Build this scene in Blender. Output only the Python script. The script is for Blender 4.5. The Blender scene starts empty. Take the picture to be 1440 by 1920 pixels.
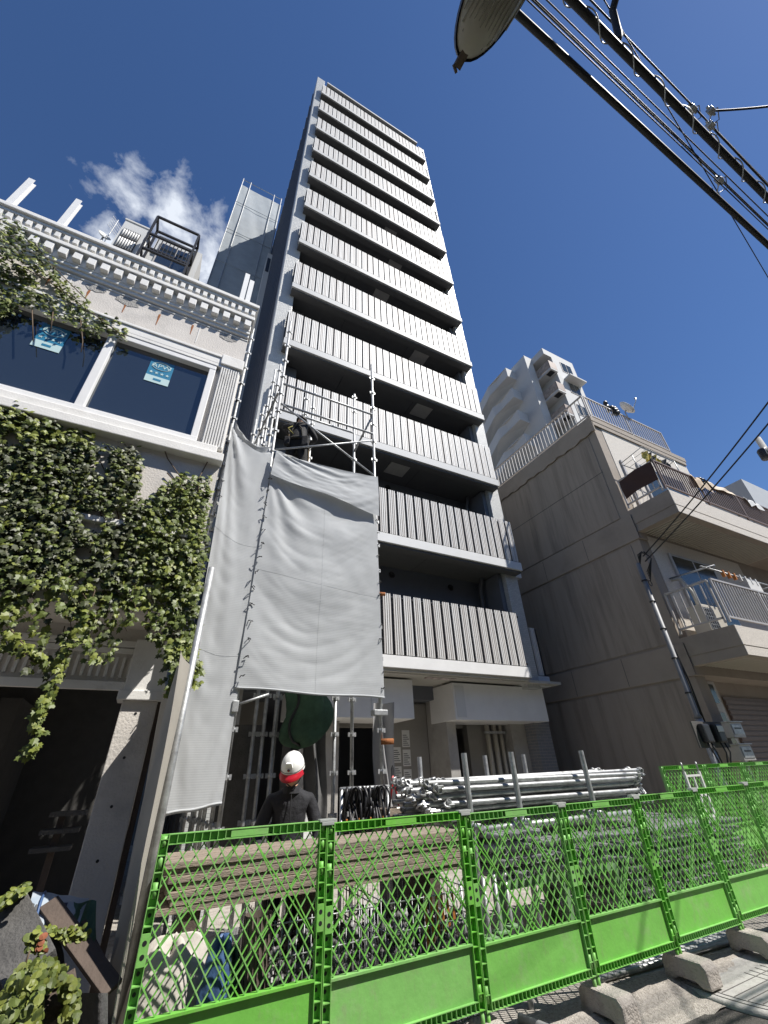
import bpy, bmesh, math, random
from mathutils import Vector, Matrix
import numpy as np
R = math.radians
random.seed(7)
scene = bpy.context.scene
col = scene.collection

# ------------------------------------------------------------------ camera
F_PX, YAW, PITCH, ROLL = 775.84, R(28.301), R(32.049), R(-2.2127)
CAM = Vector((0, 0, 1.6))
fw = Vector((math.sin(YAW)*math.cos(PITCH), math.cos(YAW)*math.cos(PITCH), math.sin(PITCH)))
rt0 = Vector((math.cos(YAW), -math.sin(YAW), 0)); up0 = rt0.cross(fw)
rt = rt0*math.cos(ROLL)+up0*math.sin(ROLL); up = -rt0*math.sin(ROLL)+up0*math.cos(ROLL)
cd = bpy.data.cameras.new('camera'); cam = bpy.data.objects.new('camera', cd); col.objects.link(cam)
cd.sensor_fit = 'VERTICAL'; cd.sensor_height = 36; cd.sensor_width = 27
cd.lens = F_PX/1920*36; cd.clip_start = .05; cd.clip_end = 3000
cam.matrix_world = Matrix(((rt.x, up.x, -fw.x, 0), (rt.y, up.y, -fw.y, 0), (rt.z, up.z, -fw.z, 1.6), (0, 0, 0, 1)))
scene.camera = cam
def at(x, y, X=None, Y=None, Z=None):
    d = rt*((x-720)/F_PX)-up*((y-960)/F_PX)+fw
    t = X/d.x if X is not None else Y/d.y if Y is not None else (Z-1.6)/d.z
    return CAM+d*t

# ------------------------------------------------------------------ sky, sun, exposure
SUN_AZ, SUN_EL = 45, 55            # sun stands to the right, behind the camera
sd = Vector((math.sin(R(SUN_AZ))*math.cos(R(SUN_EL)), -math.cos(R(SUN_AZ))*math.cos(R(SUN_EL)), math.sin(R(SUN_EL))))
w = bpy.data.worlds.new('World'); scene.world = w; w.use_nodes = True
nt = w.node_tree; nt.nodes.clear()
out = nt.nodes.new('ShaderNodeOutputWorld'); bg = nt.nodes.new('ShaderNodeBackground')
sky = nt.nodes.new('ShaderNodeTexSky'); sky.sky_type = 'NISHITA'; sky.sun_disc = False
sky.sun_elevation = R(SUN_EL); sky.sun_rotation = R(180-SUN_AZ)
sky.altitude = 0; sky.air_density = 1.0; sky.dust_density = 0.1; sky.ozone_density = 5.0
bg.inputs['Strength'].default_value = .080
# thin fair-weather cloud: noise in the sky direction, gathered in one low bank
tc = nt.nodes.new('ShaderNodeTexCoord')
cdir = (at(300, 470, Y=1)-CAM).normalized()
def wn(t, **k):
    n = nt.nodes.new(t)
    for a, b in k.items(): setattr(n, a, b)
    return n
dist = wn('ShaderNodeVectorMath', operation='DISTANCE'); nt.links.new(tc.outputs['Generated'], dist.inputs[0]); dist.inputs[1].default_value = cdir
mr = wn('ShaderNodeMapRange'); mr.inputs[1].default_value = .08; mr.inputs[2].default_value = .25; mr.inputs[3].default_value = 1; mr.inputs[4].default_value = 0
nt.links.new(dist.outputs['Value'], mr.inputs[0])
nz = wn('ShaderNodeTexNoise'); nz.inputs['Scale'].default_value = 17; nz.inputs['Detail'].default_value = 9; nz.inputs['Roughness'].default_value = .58; nz.inputs['Distortion'].default_value = .25
nt.links.new(tc.outputs['Generated'], nz.inputs['Vector'])
mu = wn('ShaderNodeMath', operation='MULTIPLY'); nt.links.new(nz.outputs['Fac'], mu.inputs[0]); nt.links.new(mr.outputs[0], mu.inputs[1])
mr2 = wn('ShaderNodeMapRange'); mr2.inputs[1].default_value = .33; mr2.inputs[2].default_value = .60; mr2.inputs[3].default_value = 0; mr2.inputs[4].default_value = .95
nt.links.new(mu.outputs[0], mr2.inputs[0])
mx = wn('ShaderNodeMix', data_type='RGBA'); nt.links.new(mr2.outputs[0], mx.inputs[0]); hsv = wn('ShaderNodeHueSaturation'); hsv.inputs['Saturation'].default_value = 1.12; hsv.inputs['Hue'].default_value = .506; hsv.inputs['Value'].default_value = .97; nt.links.new(sky.outputs[0], hsv.inputs['Color']); nt.links.new(hsv.outputs[0], mx.inputs[6]); mx.inputs[7].default_value = (7.5, 8.0, 8.8, 1)
nt.links.new(mx.outputs[2], bg.inputs['Color']); nt.links.new(bg.outputs[0], out.inputs[0])
sl = bpy.data.lights.new('sun', 'SUN'); sl.energy = 5.0; sl.angle = R(.53); sl.color = (1, .955, .89)
so = bpy.data.objects.new('sun', sl); col.objects.link(so); so.rotation_euler = (-sd).to_track_quat('-Z', 'Y').to_euler(); so.location = sd*60
scene.view_settings.view_transform = 'Standard'; scene.view_settings.look = 'None'
scene.view_settings.exposure = .55; scene.view_settings.gamma = 1

# ------------------------------------------------------------------ materials
MATS = {}
def M(name, c, rough=.6, metal=0, var=.12, scale=5, bump=0, bscale=60, c2=None, f2=(.5, .7), stretch=(1, 1, 1), trans=0, spec=.5):
    if name in MATS: return MATS[name]
    m = bpy.data.materials.new(name); m.use_nodes = True; t = m.node_tree; n = t.nodes; b = n['Principled BSDF']
    L = t.links.new
    geo = n.new('ShaderNodeNewGeometry'); mp = n.new('ShaderNodeMapping'); mp.inputs['Scale'].default_value = stretch
    L(geo.outputs['Position'], mp.inputs[0])
    n1 = n.new('ShaderNodeTexNoise'); n1.inputs['Scale'].default_value = scale; n1.inputs['Detail'].default_value = 7; n1.inputs['Roughness'].default_value = .62
    L(mp.outputs[0], n1.inputs['Vector'])
    r = n.new('ShaderNodeMapRange'); r.inputs[1].default_value = .25; r.inputs[2].default_value = .75; r.inputs[3].default_value = 1-var; r.inputs[4].default_value = 1+var
    L(n1.outputs['Fac'], r.inputs[0])
    base = n.new('ShaderNodeRGB'); base.outputs[0].default_value = (*c, 1); src = base.outputs[0]
    if c2:
        n3 = n.new('ShaderNodeTexNoise'); n3.inputs['Scale'].default_value = scale*.6; n3.inputs['Detail'].default_value = 9; n3.inputs['Roughness'].default_value = .7
        L(mp.outputs[0], n3.inputs['Vector'])
        r3 = n.new('ShaderNodeMapRange'); r3.inputs[1].default_value = f2[0]; r3.inputs[2].default_value = f2[1]; L(n3.outputs['Fac'], r3.inputs[0])
        mm = n.new('ShaderNodeMix'); mm.data_type = 'RGBA'; L(r3.outputs[0], mm.inputs[0]); L(src, mm.inputs[6]); mm.inputs[7].default_value = (*c2, 1); src = mm.outputs[2]
    vm = n.new('ShaderNodeVectorMath'); vm.operation = 'SCALE'; L(src, vm.inputs[0]); L(r.outputs[0], vm.inputs['Scale'])
    L(vm.outputs[0], b.inputs['Base Color'])
    b.inputs['Roughness'].default_value = rough; b.inputs['Metallic'].default_value = metal
    b.inputs['Specular IOR Level'].default_value = spec
    if bump:
        n2 = n.new('ShaderNodeTexNoise'); n2.inputs['Scale'].default_value = bscale; n2.inputs['Detail'].default_value = 5
        L(mp.outputs[0], n2.inputs['Vector'])
        bp = n.new('ShaderNodeBump'); bp.inputs['Strength'].default_value = bump; bp.inputs['Distance'].default_value = .02; L(n2.outputs['Fac'], bp.inputs['Height']); L(bp.outputs[0], b.inputs['Normal'])
    if trans:
        tr = n.new('ShaderNodeBsdfTranslucent'); L(vm.outputs[0], tr.inputs['Color']); ms = n.new('ShaderNodeMixShader'); ms.inputs[0].default_value = trans
        L(b.outputs[0], ms.inputs[1]); L(tr.outputs[0], ms.inputs[2]); L(ms.outputs[0], n['Material Output'].inputs[0])
    MATS[name] = m
    return m
def tile_mat(name, c, mortar, w, h, rough=.35):
    m = bpy.data.materials.new(name); m.use_nodes = True; t = m.node_tree; n = t.nodes; b = n['Principled BSDF']; L = t.links.new
    geo = n.new('ShaderNodeNewGeometry'); sp = n.new('ShaderNodeSeparateXYZ'); L(geo.outputs['Position'], sp.inputs[0])
    ad = n.new('ShaderNodeMath'); ad.operation = 'ADD'; L(sp.outputs[0], ad.inputs[0]); L(sp.outputs[1], ad.inputs[1])
    cb = n.new('ShaderNodeCombineXYZ'); L(ad.outputs[0], cb.inputs[0]); L(sp.outputs[2], cb.inputs[1])
    br = n.new('ShaderNodeTexBrick'); L(cb.outputs[0], br.inputs['Vector']); br.inputs['Scale'].default_value = 1
    br.inputs['Brick Width'].default_value = w; br.inputs['Row Height'].default_value = h; br.inputs['Mortar Size'].default_value = h*.09; br.inputs['Mortar Smooth'].default_value = .3
    br.inputs['Color1'].default_value = (*c, 1); br.inputs['Color2'].default_value = (*[x*.86 for x in c], 1); br.inputs['Mortar'].default_value = (*mortar, 1)
    L(br.outputs['Color'], b.inputs['Base Color']); b.inputs['Roughness'].default_value = rough
    bp = n.new('ShaderNodeBump'); bp.inputs['Strength'].default_value = .35; bp.inputs['Distance'].default_value = .006; bp.invert = True
    L(br.outputs['Fac'], bp.inputs['Height']); L(bp.outputs[0], b.inputs['Normal'])
    MATS[name] = m
    return m
def sheet_mat(name, c, period, trans):
    m = M(name, c, .75, 0, .07, 3, trans=trans, spec=.15); t = m.node_tree; n = t.nodes; L = t.links.new
    geo = n.new('ShaderNodeNewGeometry'); wv = n.new('ShaderNodeTexWave'); wv.wave_type = 'BANDS'; wv.bands_direction = 'Z'
    wv.inputs['Scale'].default_value = .314/period*1.0*1.0; wv.inputs['Distortion'].default_value = .4; wv.inputs['Detail'].default_value = 2; L(geo.outputs['Position'], wv.inputs['Vector'])
    bp = n.new('ShaderNodeBump'); bp.inputs['Strength'].default_value = .12; bp.inputs['Distance'].default_value = .004; L(wv.outputs['Fac'], bp.inputs['Height'])
    L(bp.outputs[0], n['Principled BSDF'].inputs['Normal'])
    return m

white = M('white_paint', (.74, .74, .73), .55, var=.06, scale=3, bump=.08)
fascia_g = M('fascia_grey', (.43, .44, .445), .6, var=.05, scale=2, bump=.06)
fascia_m = M('fascia_paint', (.62, .63, .63), .6, var=.05, scale=2, bump=.06)
trim_m = M('trim_plaster', (.72, .71, .68), .7, var=.08, scale=4, bump=.15, c2=(.5, .48, .44), f2=(.56, .8))
plaster = M('old_plaster', (.60, .565, .52), .85, var=.1, scale=2.2, bump=.35, bscale=45, c2=(.44, .42, .39), f2=(.53, .72))
tile_l = tile_mat('light_tile', (.50, .51, .50), (.33, .34, .34), .10, .05)
tile_d = tile_mat('slate_tile', (.20, .21, .235), (.30, .29, .27), .24, .065)
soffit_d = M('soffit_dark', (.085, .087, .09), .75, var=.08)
slate = M('slate_wall', (.115, .125, .145), .7, var=.07)
side_d = M('dark_siding', (.09, .095, .11), .55, var=.08)
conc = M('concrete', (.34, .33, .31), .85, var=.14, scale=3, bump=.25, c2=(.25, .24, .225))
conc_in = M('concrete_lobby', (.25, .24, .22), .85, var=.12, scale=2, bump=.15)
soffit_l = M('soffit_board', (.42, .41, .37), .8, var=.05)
stucco = M('grey_stucco', (.325, .28, .232), .9, var=.08, scale=1.6, bump=.3, bscale=150, c2=(.26, .225, .187), f2=(.5, .75))
stucco_s = M('stained_stucco', (.325, .28, .232), .9, var=.10, scale=2.4, stretch=(2.2, 2.2, .16), bump=.2, bscale=150, c2=(.19, .163, .135), f2=(.48, .70))
stucco_l = M('rough_stucco', (.60, .56, .50), .95, var=.2, scale=40, bump=.45, bscale=70)
glass_d = M('window_glass', (.02, .027, .036), .03, var=.02, spec=.5); glass_d.node_tree.nodes['Principled BSDF'].inputs['IOR'].default_value = 2.15
glass_g = M('green_glass', (.03, .04, .038), .12, var=.1)
black = M('black_metal', (.016, .016, .018), .45, var=.1)
rubber = M('cable_rubber', (.014, .014, .016), .6, var=.15)
galv = M('galvanised_steel', (.42, .43, .43), .48, .6, var=.3, scale=14, c2=(.24, .24, .235), f2=(.5, .72), bump=.08)
galv_w = M('worn_steel', (.42, .43, .43), .45, .6, var=.25, scale=18, c2=(.55, .56, .56), f2=(.5, .7), bump=.1)
alu = M('aluminium_bar', (.44, .42, .40), .5, .2, var=.1)
brown_m = M('brown_bar', (.17, .125, .105), .55, .1, var=.12)
green = M('green_plastic', (.165, .455, .075), .5, var=.10, scale=9, bump=.08, bscale=35, c2=(.25, .40, .16), f2=(.54, .80))
# dusty scuffs and a slightly different fade on every moulded piece
_t = green.node_tree; _n = _t.nodes; _l = _t.links.new; _b = _n['Principled BSDF']; _src = _b.inputs['Base Color'].links[0].from_socket
_oi = _n.new('ShaderNodeObjectInfo'); _hs = _n.new('ShaderNodeHueSaturation'); _m1 = _n.new('ShaderNodeMapRange'); _m1.inputs[3].default_value = .86; _m1.inputs[4].default_value = 1.05; _l(_oi.outputs['Random'], _m1.inputs[0]); _l(_m1.outputs[0], _hs.inputs['Saturation']); _l(_src, _hs.inputs['Color'])
_g = _n.new('ShaderNodeNewGeometry'); _mp = _n.new('ShaderNodeMapping'); _mp.inputs['Scale'].default_value = (1, 1, .45); _l(_g.outputs['Position'], _mp.inputs[0])
_nz = _n.new('ShaderNodeTexNoise'); _nz.inputs['Scale'].default_value = 16; _nz.inputs['Detail'].default_value = 10; _nz.inputs['Roughness'].default_value = .75; _l(_mp.outputs[0], _nz.inputs['Vector'])
_r = _n.new('ShaderNodeMapRange'); _r.inputs[1].default_value = .53; _r.inputs[2].default_value = .80; _r.inputs[4].default_value = .65; _l(_nz.outputs['Fac'], _r.inputs[0])
_mx = _n.new('ShaderNodeMix'); _mx.data_type = 'RGBA'; _l(_r.outputs[0], _mx.inputs[0]); _l(_hs.outputs[0], _mx.inputs[6]); _mx.inputs[7].default_value = (.24, .27, .15, 1); _l(_mx.outputs[2], _b.inputs['Base Color'])
clear = M('clear_plastic', (.55, .57, .55), .25, var=.15, trans=.4)
block_m = M('block_concrete', (.40, .365, .325), .95, var=.16, scale=12, bump=.7, bscale=60, c2=(.29, .26, .23), f2=(.5, .7))
asphalt = M('asphalt', (.085, .078, .07), .95, var=.5, scale=90, bump=.9, bscale=160, c2=(.17, .155, .135), f2=(.5, .75))
earth = M('ground_concrete', (.36, .335, .30), .95, var=.25, scale=7, bump=.6, bscale=60, c2=(.22, .20, .17), f2=(.48, .66))
gutter_m = M('gutter_concrete', (.38, .35, .31), .95, var=.35, scale=60, bump=.8, bscale=110, c2=(.22, .195, .165), f2=(.48, .68))
sheet_w = sheet_mat('sheet_grey', (.55, .57, .58), .022, .25)
sheet_b = M('sheet_backdrop', (.31, .345, .37), .7, var=.12, scale=2, bump=.3, bscale=5)
curtain_m = M('curtain_cloth', (.36, .335, .29), .8, var=.1, scale=3, trans=.05, bump=.1)
wood = M('weathered_plank', (.30, .245, .19), .85, var=.4, scale=7, stretch=(1, 9, 9), bump=.5, bscale=30, c2=(.15, .125, .105), f2=(.45, .65))
board_d = M('dark_board', (.085, .063, .05), .8, var=.25, scale=5, bump=.3)
leaf_a = M('ivy_leaf', (.115, .150, .030), .5, var=.5, scale=14, c2=(.13, .17, .04), f2=(.5, .7), trans=.22)
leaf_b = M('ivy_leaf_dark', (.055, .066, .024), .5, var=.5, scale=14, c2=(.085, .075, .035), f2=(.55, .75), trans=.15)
leaf_y = M('ivy_leaf_young', (.225, .26, .05), .5, var=.4, scale=14, trans=.28)
vine = M('vine_stem', (.11, .075, .045), .8, var=.2)
rust = M('rust_stain', (.30, .11, .035), .9, var=.4, scale=30, bump=.2)
patch_m = M('mortar_patch', (.33, .32, .30), .95, var=.4, scale=30, bump=.8, bscale=50)
navy = M('work_jacket', (.013, .0135, .017), .8, var=.3, scale=12, bump=1.0, bscale=11)
blackcloth = M('black_workwear', (.014, .014, .016), .8, var=.3, scale=20, bump=.3, bscale=30)
skin = M('skin', (.46, .26, .17), .55, var=.1, scale=20)
glove = M('work_glove', (.09, .085, .075), .8)
helmet_w = M('helmet_shell', (.78, .78, .75), .35, var=.06, scale=20, c2=(.35, .34, .32), f2=(.68, .76))
red_m = M('red_visor', (.55, .02, .035), .25, var=.1, trans=.25)
hair_m = M('dark_hair', (.012, .011, .01), .6)
netgreen = M('green_mesh_sack', (.07, .14, .085), .75, var=.3, scale=9, trans=.3, bump=.4, bscale=14)
netgrey = M('grey_mesh_net', (.12, .12, .12), .85, var=.2, scale=6, bump=.3, bscale=10)
tarp_w = M('white_sack', (.46, .43, .385), .85, var=.1, scale=8, bump=.3, bscale=18)
tarp_b = M('blue_tarp', (.05, .10, .22), .5, var=.3, scale=12, bump=.3, bscale=20)
paper = M('paper', (.62, .62, .60), .8, var=.05)
print_m = M('printed_ink', (.08, .085, .09), .8)
sticker_b = M('sticker_blue', (.03, .20, .34), .4, var=.05)
sticker_w = M('sticker_pale', (.50, .66, .66), .45, var=.05)
stone_g = M('grey_slab', (.09, .087, .083), .9, var=.25, scale=9, bump=.5)
plate_m = M('kerb_plate', (.40, .39, .365), .85, var=.14, scale=30, bump=.35, bscale=120, c2=(.30, .285, .26), f2=(.5, .7))
cream = M('cream_pipe', (.50, .47, .40), .5, var=.06)
farwhite = M('far_wall', (.52, .525, .52), .8, var=.05, scale=1)
fargrey = M('far_grey_wall', (.40, .42, .44), .8, var=.06, scale=1)
yellow = M('yellow_cloth', (.50, .40, .08), .8)
beige = M('beige_cloth', (.55, .43, .30), .85, var=.15, bump=.3, bscale=10)
redtool = M('red_grip', (.45, .03, .03), .4)
lens_m = M('lamp_lens', (.62, .60, .52), .3, var=.12, trans=.5)
rib_m = M('lens_rib', (.20, .19, .15), .3)
coup_m = M('dirty_coupler', (.15, .15, .145), .55, .35, var=.5, scale=30, c2=(.32, .32, .31), f2=(.6, .75))
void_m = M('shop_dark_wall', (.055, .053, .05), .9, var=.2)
slat_w = M('slat_white', (.66, .655, .64), .55, var=.04); slat_b = M('slat_beige', (.60, .582, .56), .55, var=.05); slat_g = M('slat_taupe', (.53, .51, .49), .55, var=.05)
slat_back = M('slat_backing', (.27, .265, .26), .7)
orange = M('orange_strap', (.50, .19, .04), .6)

# ------------------------------------------------------------------ mesh helpers
ORG = {}
class MB:
    def __init__(s): s.v = []; s.f = []; s.sm = []; s.mi = []
    def add(s, vs, fs, smooth=False, m=0):
        o = len(s.v); s.v += [tuple(p) for p in vs]
        for f in fs: s.f.append([i+o for i in f]); s.sm.append(smooth); s.mi.append(m)
        return s
    def box(s, x0, x1, y0, y1, z0, z1, m=0):
        vs = [(x, y, z) for z in (z0, z1) for y in (y0, y1) for x in (x0, x1)]
        return s.add(vs, [(0, 2, 3, 1), (4, 5, 7, 6), (0, 1, 5, 4), (2, 6, 7, 3), (0, 4, 6, 2), (1, 3, 7, 5)], False, m)
    def bar(s, p, q, w, h, upv=(0, 0, 1), m=0):
        p = Vector(p); q = Vector(q); d = (q-p).normalized(); a = d.cross(Vector(upv))
        if a.length < 1e-4: a = d.cross(Vector((1, 0, 0)))
        a.normalize(); b = a.cross(d); a *= w/2; b *= h/2
        vs = [e+a*i+b*j for e in (p, q) for i, j in ((-1, -1), (1, -1), (1, 1), (-1, 1))]
        return s.add(vs, [(3, 2, 1, 0), (4, 5, 6, 7), (0, 1, 5, 4), (1, 2, 6, 5), (2, 3, 7, 6), (3, 0, 4, 7)], False, m)
    def tube(s, pts, r, n=8, caps=True, m=0, smooth=True):
        pts = [Vector(p) for p in pts]; rs = r if isinstance(r, (list, tuple)) else [r]*len(pts)
        vs = []; a = None
        for i, p in enumerate(pts):
            d = (pts[min(i+1, len(pts)-1)]-pts[max(i-1, 0)]).normalized()
            if a is None: a = d.orthogonal().normalized()
            else: a = (a-d*a.dot(d)).normalized()
            b = d.cross(a)
            for k in range(n):
                t = 2*math.pi*k/n; vs.append(p+(a*math.cos(t)+b*math.sin(t))*rs[i])
        fs = [(i*n+k, i*n+(k+1) % n, (i+1)*n+(k+1) % n, (i+1)*n+k) for i in range(len(pts)-1) for k in range(n)]
        s.add(vs, fs, smooth, m)
        if caps:
            e = len(pts)-1
            o = len(s.v)-len(vs)
            for f in ([o+k for k in range(n)][::-1], [o+e*n+k for k in range(n)]): s.f.append(f); s.sm.append(False); s.mi.append(m)
        return s
    def pipe(s, p, q, r, wall=.004, n=10, m=0):          # open-ended pipe
        p = Vector(p); q = Vector(q); s.tube([p, q], r, n, False, m); s.tube([q, p], r-wall, n, False, m)
        d = (q-p).normalized(); a = d.orthogonal().normalized(); b = d.cross(a)
        for e in (p, q):
            vs = [e+(a*math.cos(2*math.pi*k/n)+b*math.sin(2*math.pi*k/n))*rr for rr in (r, r-wall) for k in range(n)]
            s.add(vs, [(k, (k+1) % n, n+(k+1) % n, n+k) for k in range(n)], False, m)
        return s
    def lathe(s, prof, c=(0, 0, 0), n=16, m=0, sx=1, sy=1):
        vs = [(c[0]+r*sx*math.cos(2*math.pi*k/n), c[1]+r*sy*math.sin(2*math.pi*k/n), c[2]+z) for r, z in prof for k in range(n)]
        return s.add(vs, [(i*n+k, i*n+(k+1) % n, (i+1)*n+(k+1) % n, (i+1)*n+k) for i in range(len(prof)-1) for k in range(n)], True, m)
    def prism(s, poly, axis, a0, a1, m=0):               # poly in the other two axes, extruded along axis
        n = len(poly)
        def P(u, v, a): return (a, u, v) if axis == 'x' else (u, a, v) if axis == 'y' else (u, v, a)
        vs = [P(u, v, a0) for u, v in poly]+[P(u, v, a1) for u, v in poly]
        return s.add(vs, [tuple(range(n))[::-1], tuple(range(n, 2*n))]+[(i, (i+1) % n, n+(i+1) % n, n+i) for i in range(n)], False, m)
    def grid(s, fn, nu, nv, m=0, smooth=True):
        vs = [fn(i/nu, j/nv) for j in range(nv+1) for i in range(nu+1)]
        return s.add(vs, [(j*(nu+1)+i, j*(nu+1)+i+1, (j+1)*(nu+1)+i+1, (j+1)*(nu+1)+i) for j in range(nv) for i in range(nu)], smooth, m)
    def mesh(s, name, mats, off=(0, 0, 0), bevel=0):
        me = bpy.data.meshes.new(name); o = Vector(off)
        me.from_pydata([Vector(p)-o for p in s.v], [], s.f)
        for mt in (mats if isinstance(mats, (list, tuple)) else [mats]): me.materials.append(mt)
        me.polygons.foreach_set('use_smooth', s.sm); me.polygons.foreach_set('material_index', s.mi)
        bm = bmesh.new(); bm.from_mesh(me); bmesh.ops.recalc_face_normals(bm, faces=bm.faces)
        if bevel:
            es = [e for e in bm.edges if len(e.link_faces) == 2 and e.calc_face_angle(0) > .6]
            bmesh.ops.bevel(bm, geom=es, offset=bevel, segments=2, affect='EDGES', profile=.6)
        bm.to_mesh(me); bm.free()
        me.update()
        return me
    def build(s, name, mats, parent=None, bevel=0, local=False):
        if local: off = Vector((0, 0, 0))
        elif parent is not None: off = ORG[parent]
        else:
            a = np.array(s.v); off = Vector(((a[:, 0].min()+a[:, 0].max())/2, (a[:, 1].min()+a[:, 1].max())/2, a[:, 2].min()))
        ob = bpy.data.objects.new(name, s.mesh(name, mats, off, bevel)); col.objects.link(ob)
        ORG[ob] = Vector(off)
        if parent is not None: ob.parent = parent
        else: ob.location = off
        return ob
def tag(o, label, cat, group=None, kind=None):
    o['label'] = label; o['category'] = cat
    if group: o['group'] = group
    if kind: o['kind'] = kind
    return o
def struct(o): o['kind'] = 'structure'; return o
def stuff(o): o['kind'] = 'stuff'; return o
def root(name, loc, label, cat, group=None):
    o = bpy.data.objects.new(name, None); col.objects.link(o); o.location = loc; o.empty_display_size = .2; ORG[o] = Vector(loc)
    return tag(o, label, cat, group)
def inst(name, me, loc, parent=None, rot=None, scale=None):   # one object on shared mesh data
    o = bpy.data.objects.new(name, me); col.objects.link(o); loc = Vector(loc)
    if parent is not None: o.parent = parent; o.location = loc-ORG[parent]
    else: o.location = loc
    ORG[o] = loc
    if rot: o.rotation_euler = rot
    if scale: o.scale = scale
    return o
def copy_tree(o, parent=None):
    c = o.copy(); col.objects.link(c); c.parent = parent
    for ch in list(o.children): copy_tree(ch, c)
    return c
def text_mesh(txt, size, mat, depth=.001):
    cu = bpy.data.curves.new('lettering', 'FONT'); cu.body = txt; cu.size = size; cu.align_x = 'CENTER'; cu.align_y = 'CENTER'; cu.extrude = depth
    t = bpy.data.objects.new('lettering', cu); col.objects.link(t)
    me = bpy.data.meshes.new_from_object(t.evaluated_get(bpy.context.evaluated_depsgraph_get()))
    bpy.data.objects.remove(t); me.materials.clear(); me.materials.append(mat)
    return me
def sag(p, q, d, n=30):
    p = Vector(p); q = Vector(q)
    return [p.lerp(q, i/n)-Vector((0, 0, d*4*(i/n)*(1-i/n))) for i in range(n+1)]

# ------------------------------------------------------------------ ground
g = MB(); g.add([(-300, 3.62, 0), (300, 3.62, 0), (300, 600, 0), (-300, 600, 0)], [(0, 1, 2, 3)]); struct(g.build('ground', earth))
g = MB(); g.add([(-300, -300, -.06), (300, -300, -.06), (300, 3.12, -.06), (-300, 3.12, -.06)], [(0, 1, 2, 3)]); struct(g.build('road', asphalt))
g = MB()
def gut(u, v):
    y = 3.08+v*.56; x = -6+u*20
    z = -.058+.06*min(1, max(0, (v-.30)/.42))+.012*math.sin(x*7.1+v*5)*(v < .8)+.006*math.sin(x*23+v*9)*(v < .8)
    return (x, y, z+.004)
g.grid(gut, 220, 10); struct(g.build('gutter', gutter_m))
# ------------------------------------------------------------------ the new apartment tower
TX0, TX1, YB, YP, YW = .80, 8.53, 7.7, 8.0, 9.0
FT = [3.62+2.865*k for k in range(12)]; ROOF = 38.0
tw = root('apartment_tower', (4.6, 8.0, 0), 'tall narrow grey apartment tower with striped slat balconies on every floor', 'building')
b = MB(); b.box(TX0+.02, TX1, YW, 24, 3.0, 37.6); b.box(TX0+.02, 2.6, 11.5, 24, 0, 3.0); b.box(2.6, TX1, 14, 24, 0, 3.0); b.build('wall', slate, tw)
b = MB(); b.box(TX0, 1.28, YP, YW+.3, 0, 38.6); b.build('corner_pillar', tile_l, tw, .01)
b = MB(); b.box(8.1, TX1, YP, YW+.3, 3.2, 38.1); b.build('corner_pillar', tile_l, tw, .01)
b = MB(); b.box(8.62, 9.12, 8.55, 9.4, 0, 9.5); b.build('tiled_column', tile_d, tw)
b = MB(); b.box(TX0-.004, TX0+.4, YP+.42, 24, 0, 37.9); sidew = b.build('side_wall', side_d, tw)
rib = MB().box(0, .05, 0, .10, 0, 37.9).mesh('side_rib', side_d)
y = 8.7
while y < 23.6:
    inst('side_rib', rib, (TX0-.05, y, 0), sidew); y += .62
b = MB(); b.box(1.4, 7.85, 7.78, 9.6, 37.62, 37.80); b.build('roof_slab', fascia_g, tw)
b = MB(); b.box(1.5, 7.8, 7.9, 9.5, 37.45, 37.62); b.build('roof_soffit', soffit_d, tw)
RH = 1.33
def slat_x(x0, x1, pitch=.262):
    xs = []; x = x0+.03; gidx = 0
    while x < x1-.2:
        for j in range(4): xs.append((x+j*.052, (gidx*3+j) % 5))
        x += pitch; gidx += 1
    return xs
SW, SWW = .030, .040
wmesh = [MB().box(0, .040, 0, .03, 0, RH-.02).mesh('slat', mt) for mt in (slat_w, slat_b, slat_g)]
smesh = [MB().box(0, SW, 0, .03, 0, RH-.02).mesh('slat', mt) for mt in (slat_w, slat_b, slat_g)]
pick = lambda c: (0, 1, 0, 2, 0)[c]
n_ind = 0
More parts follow.
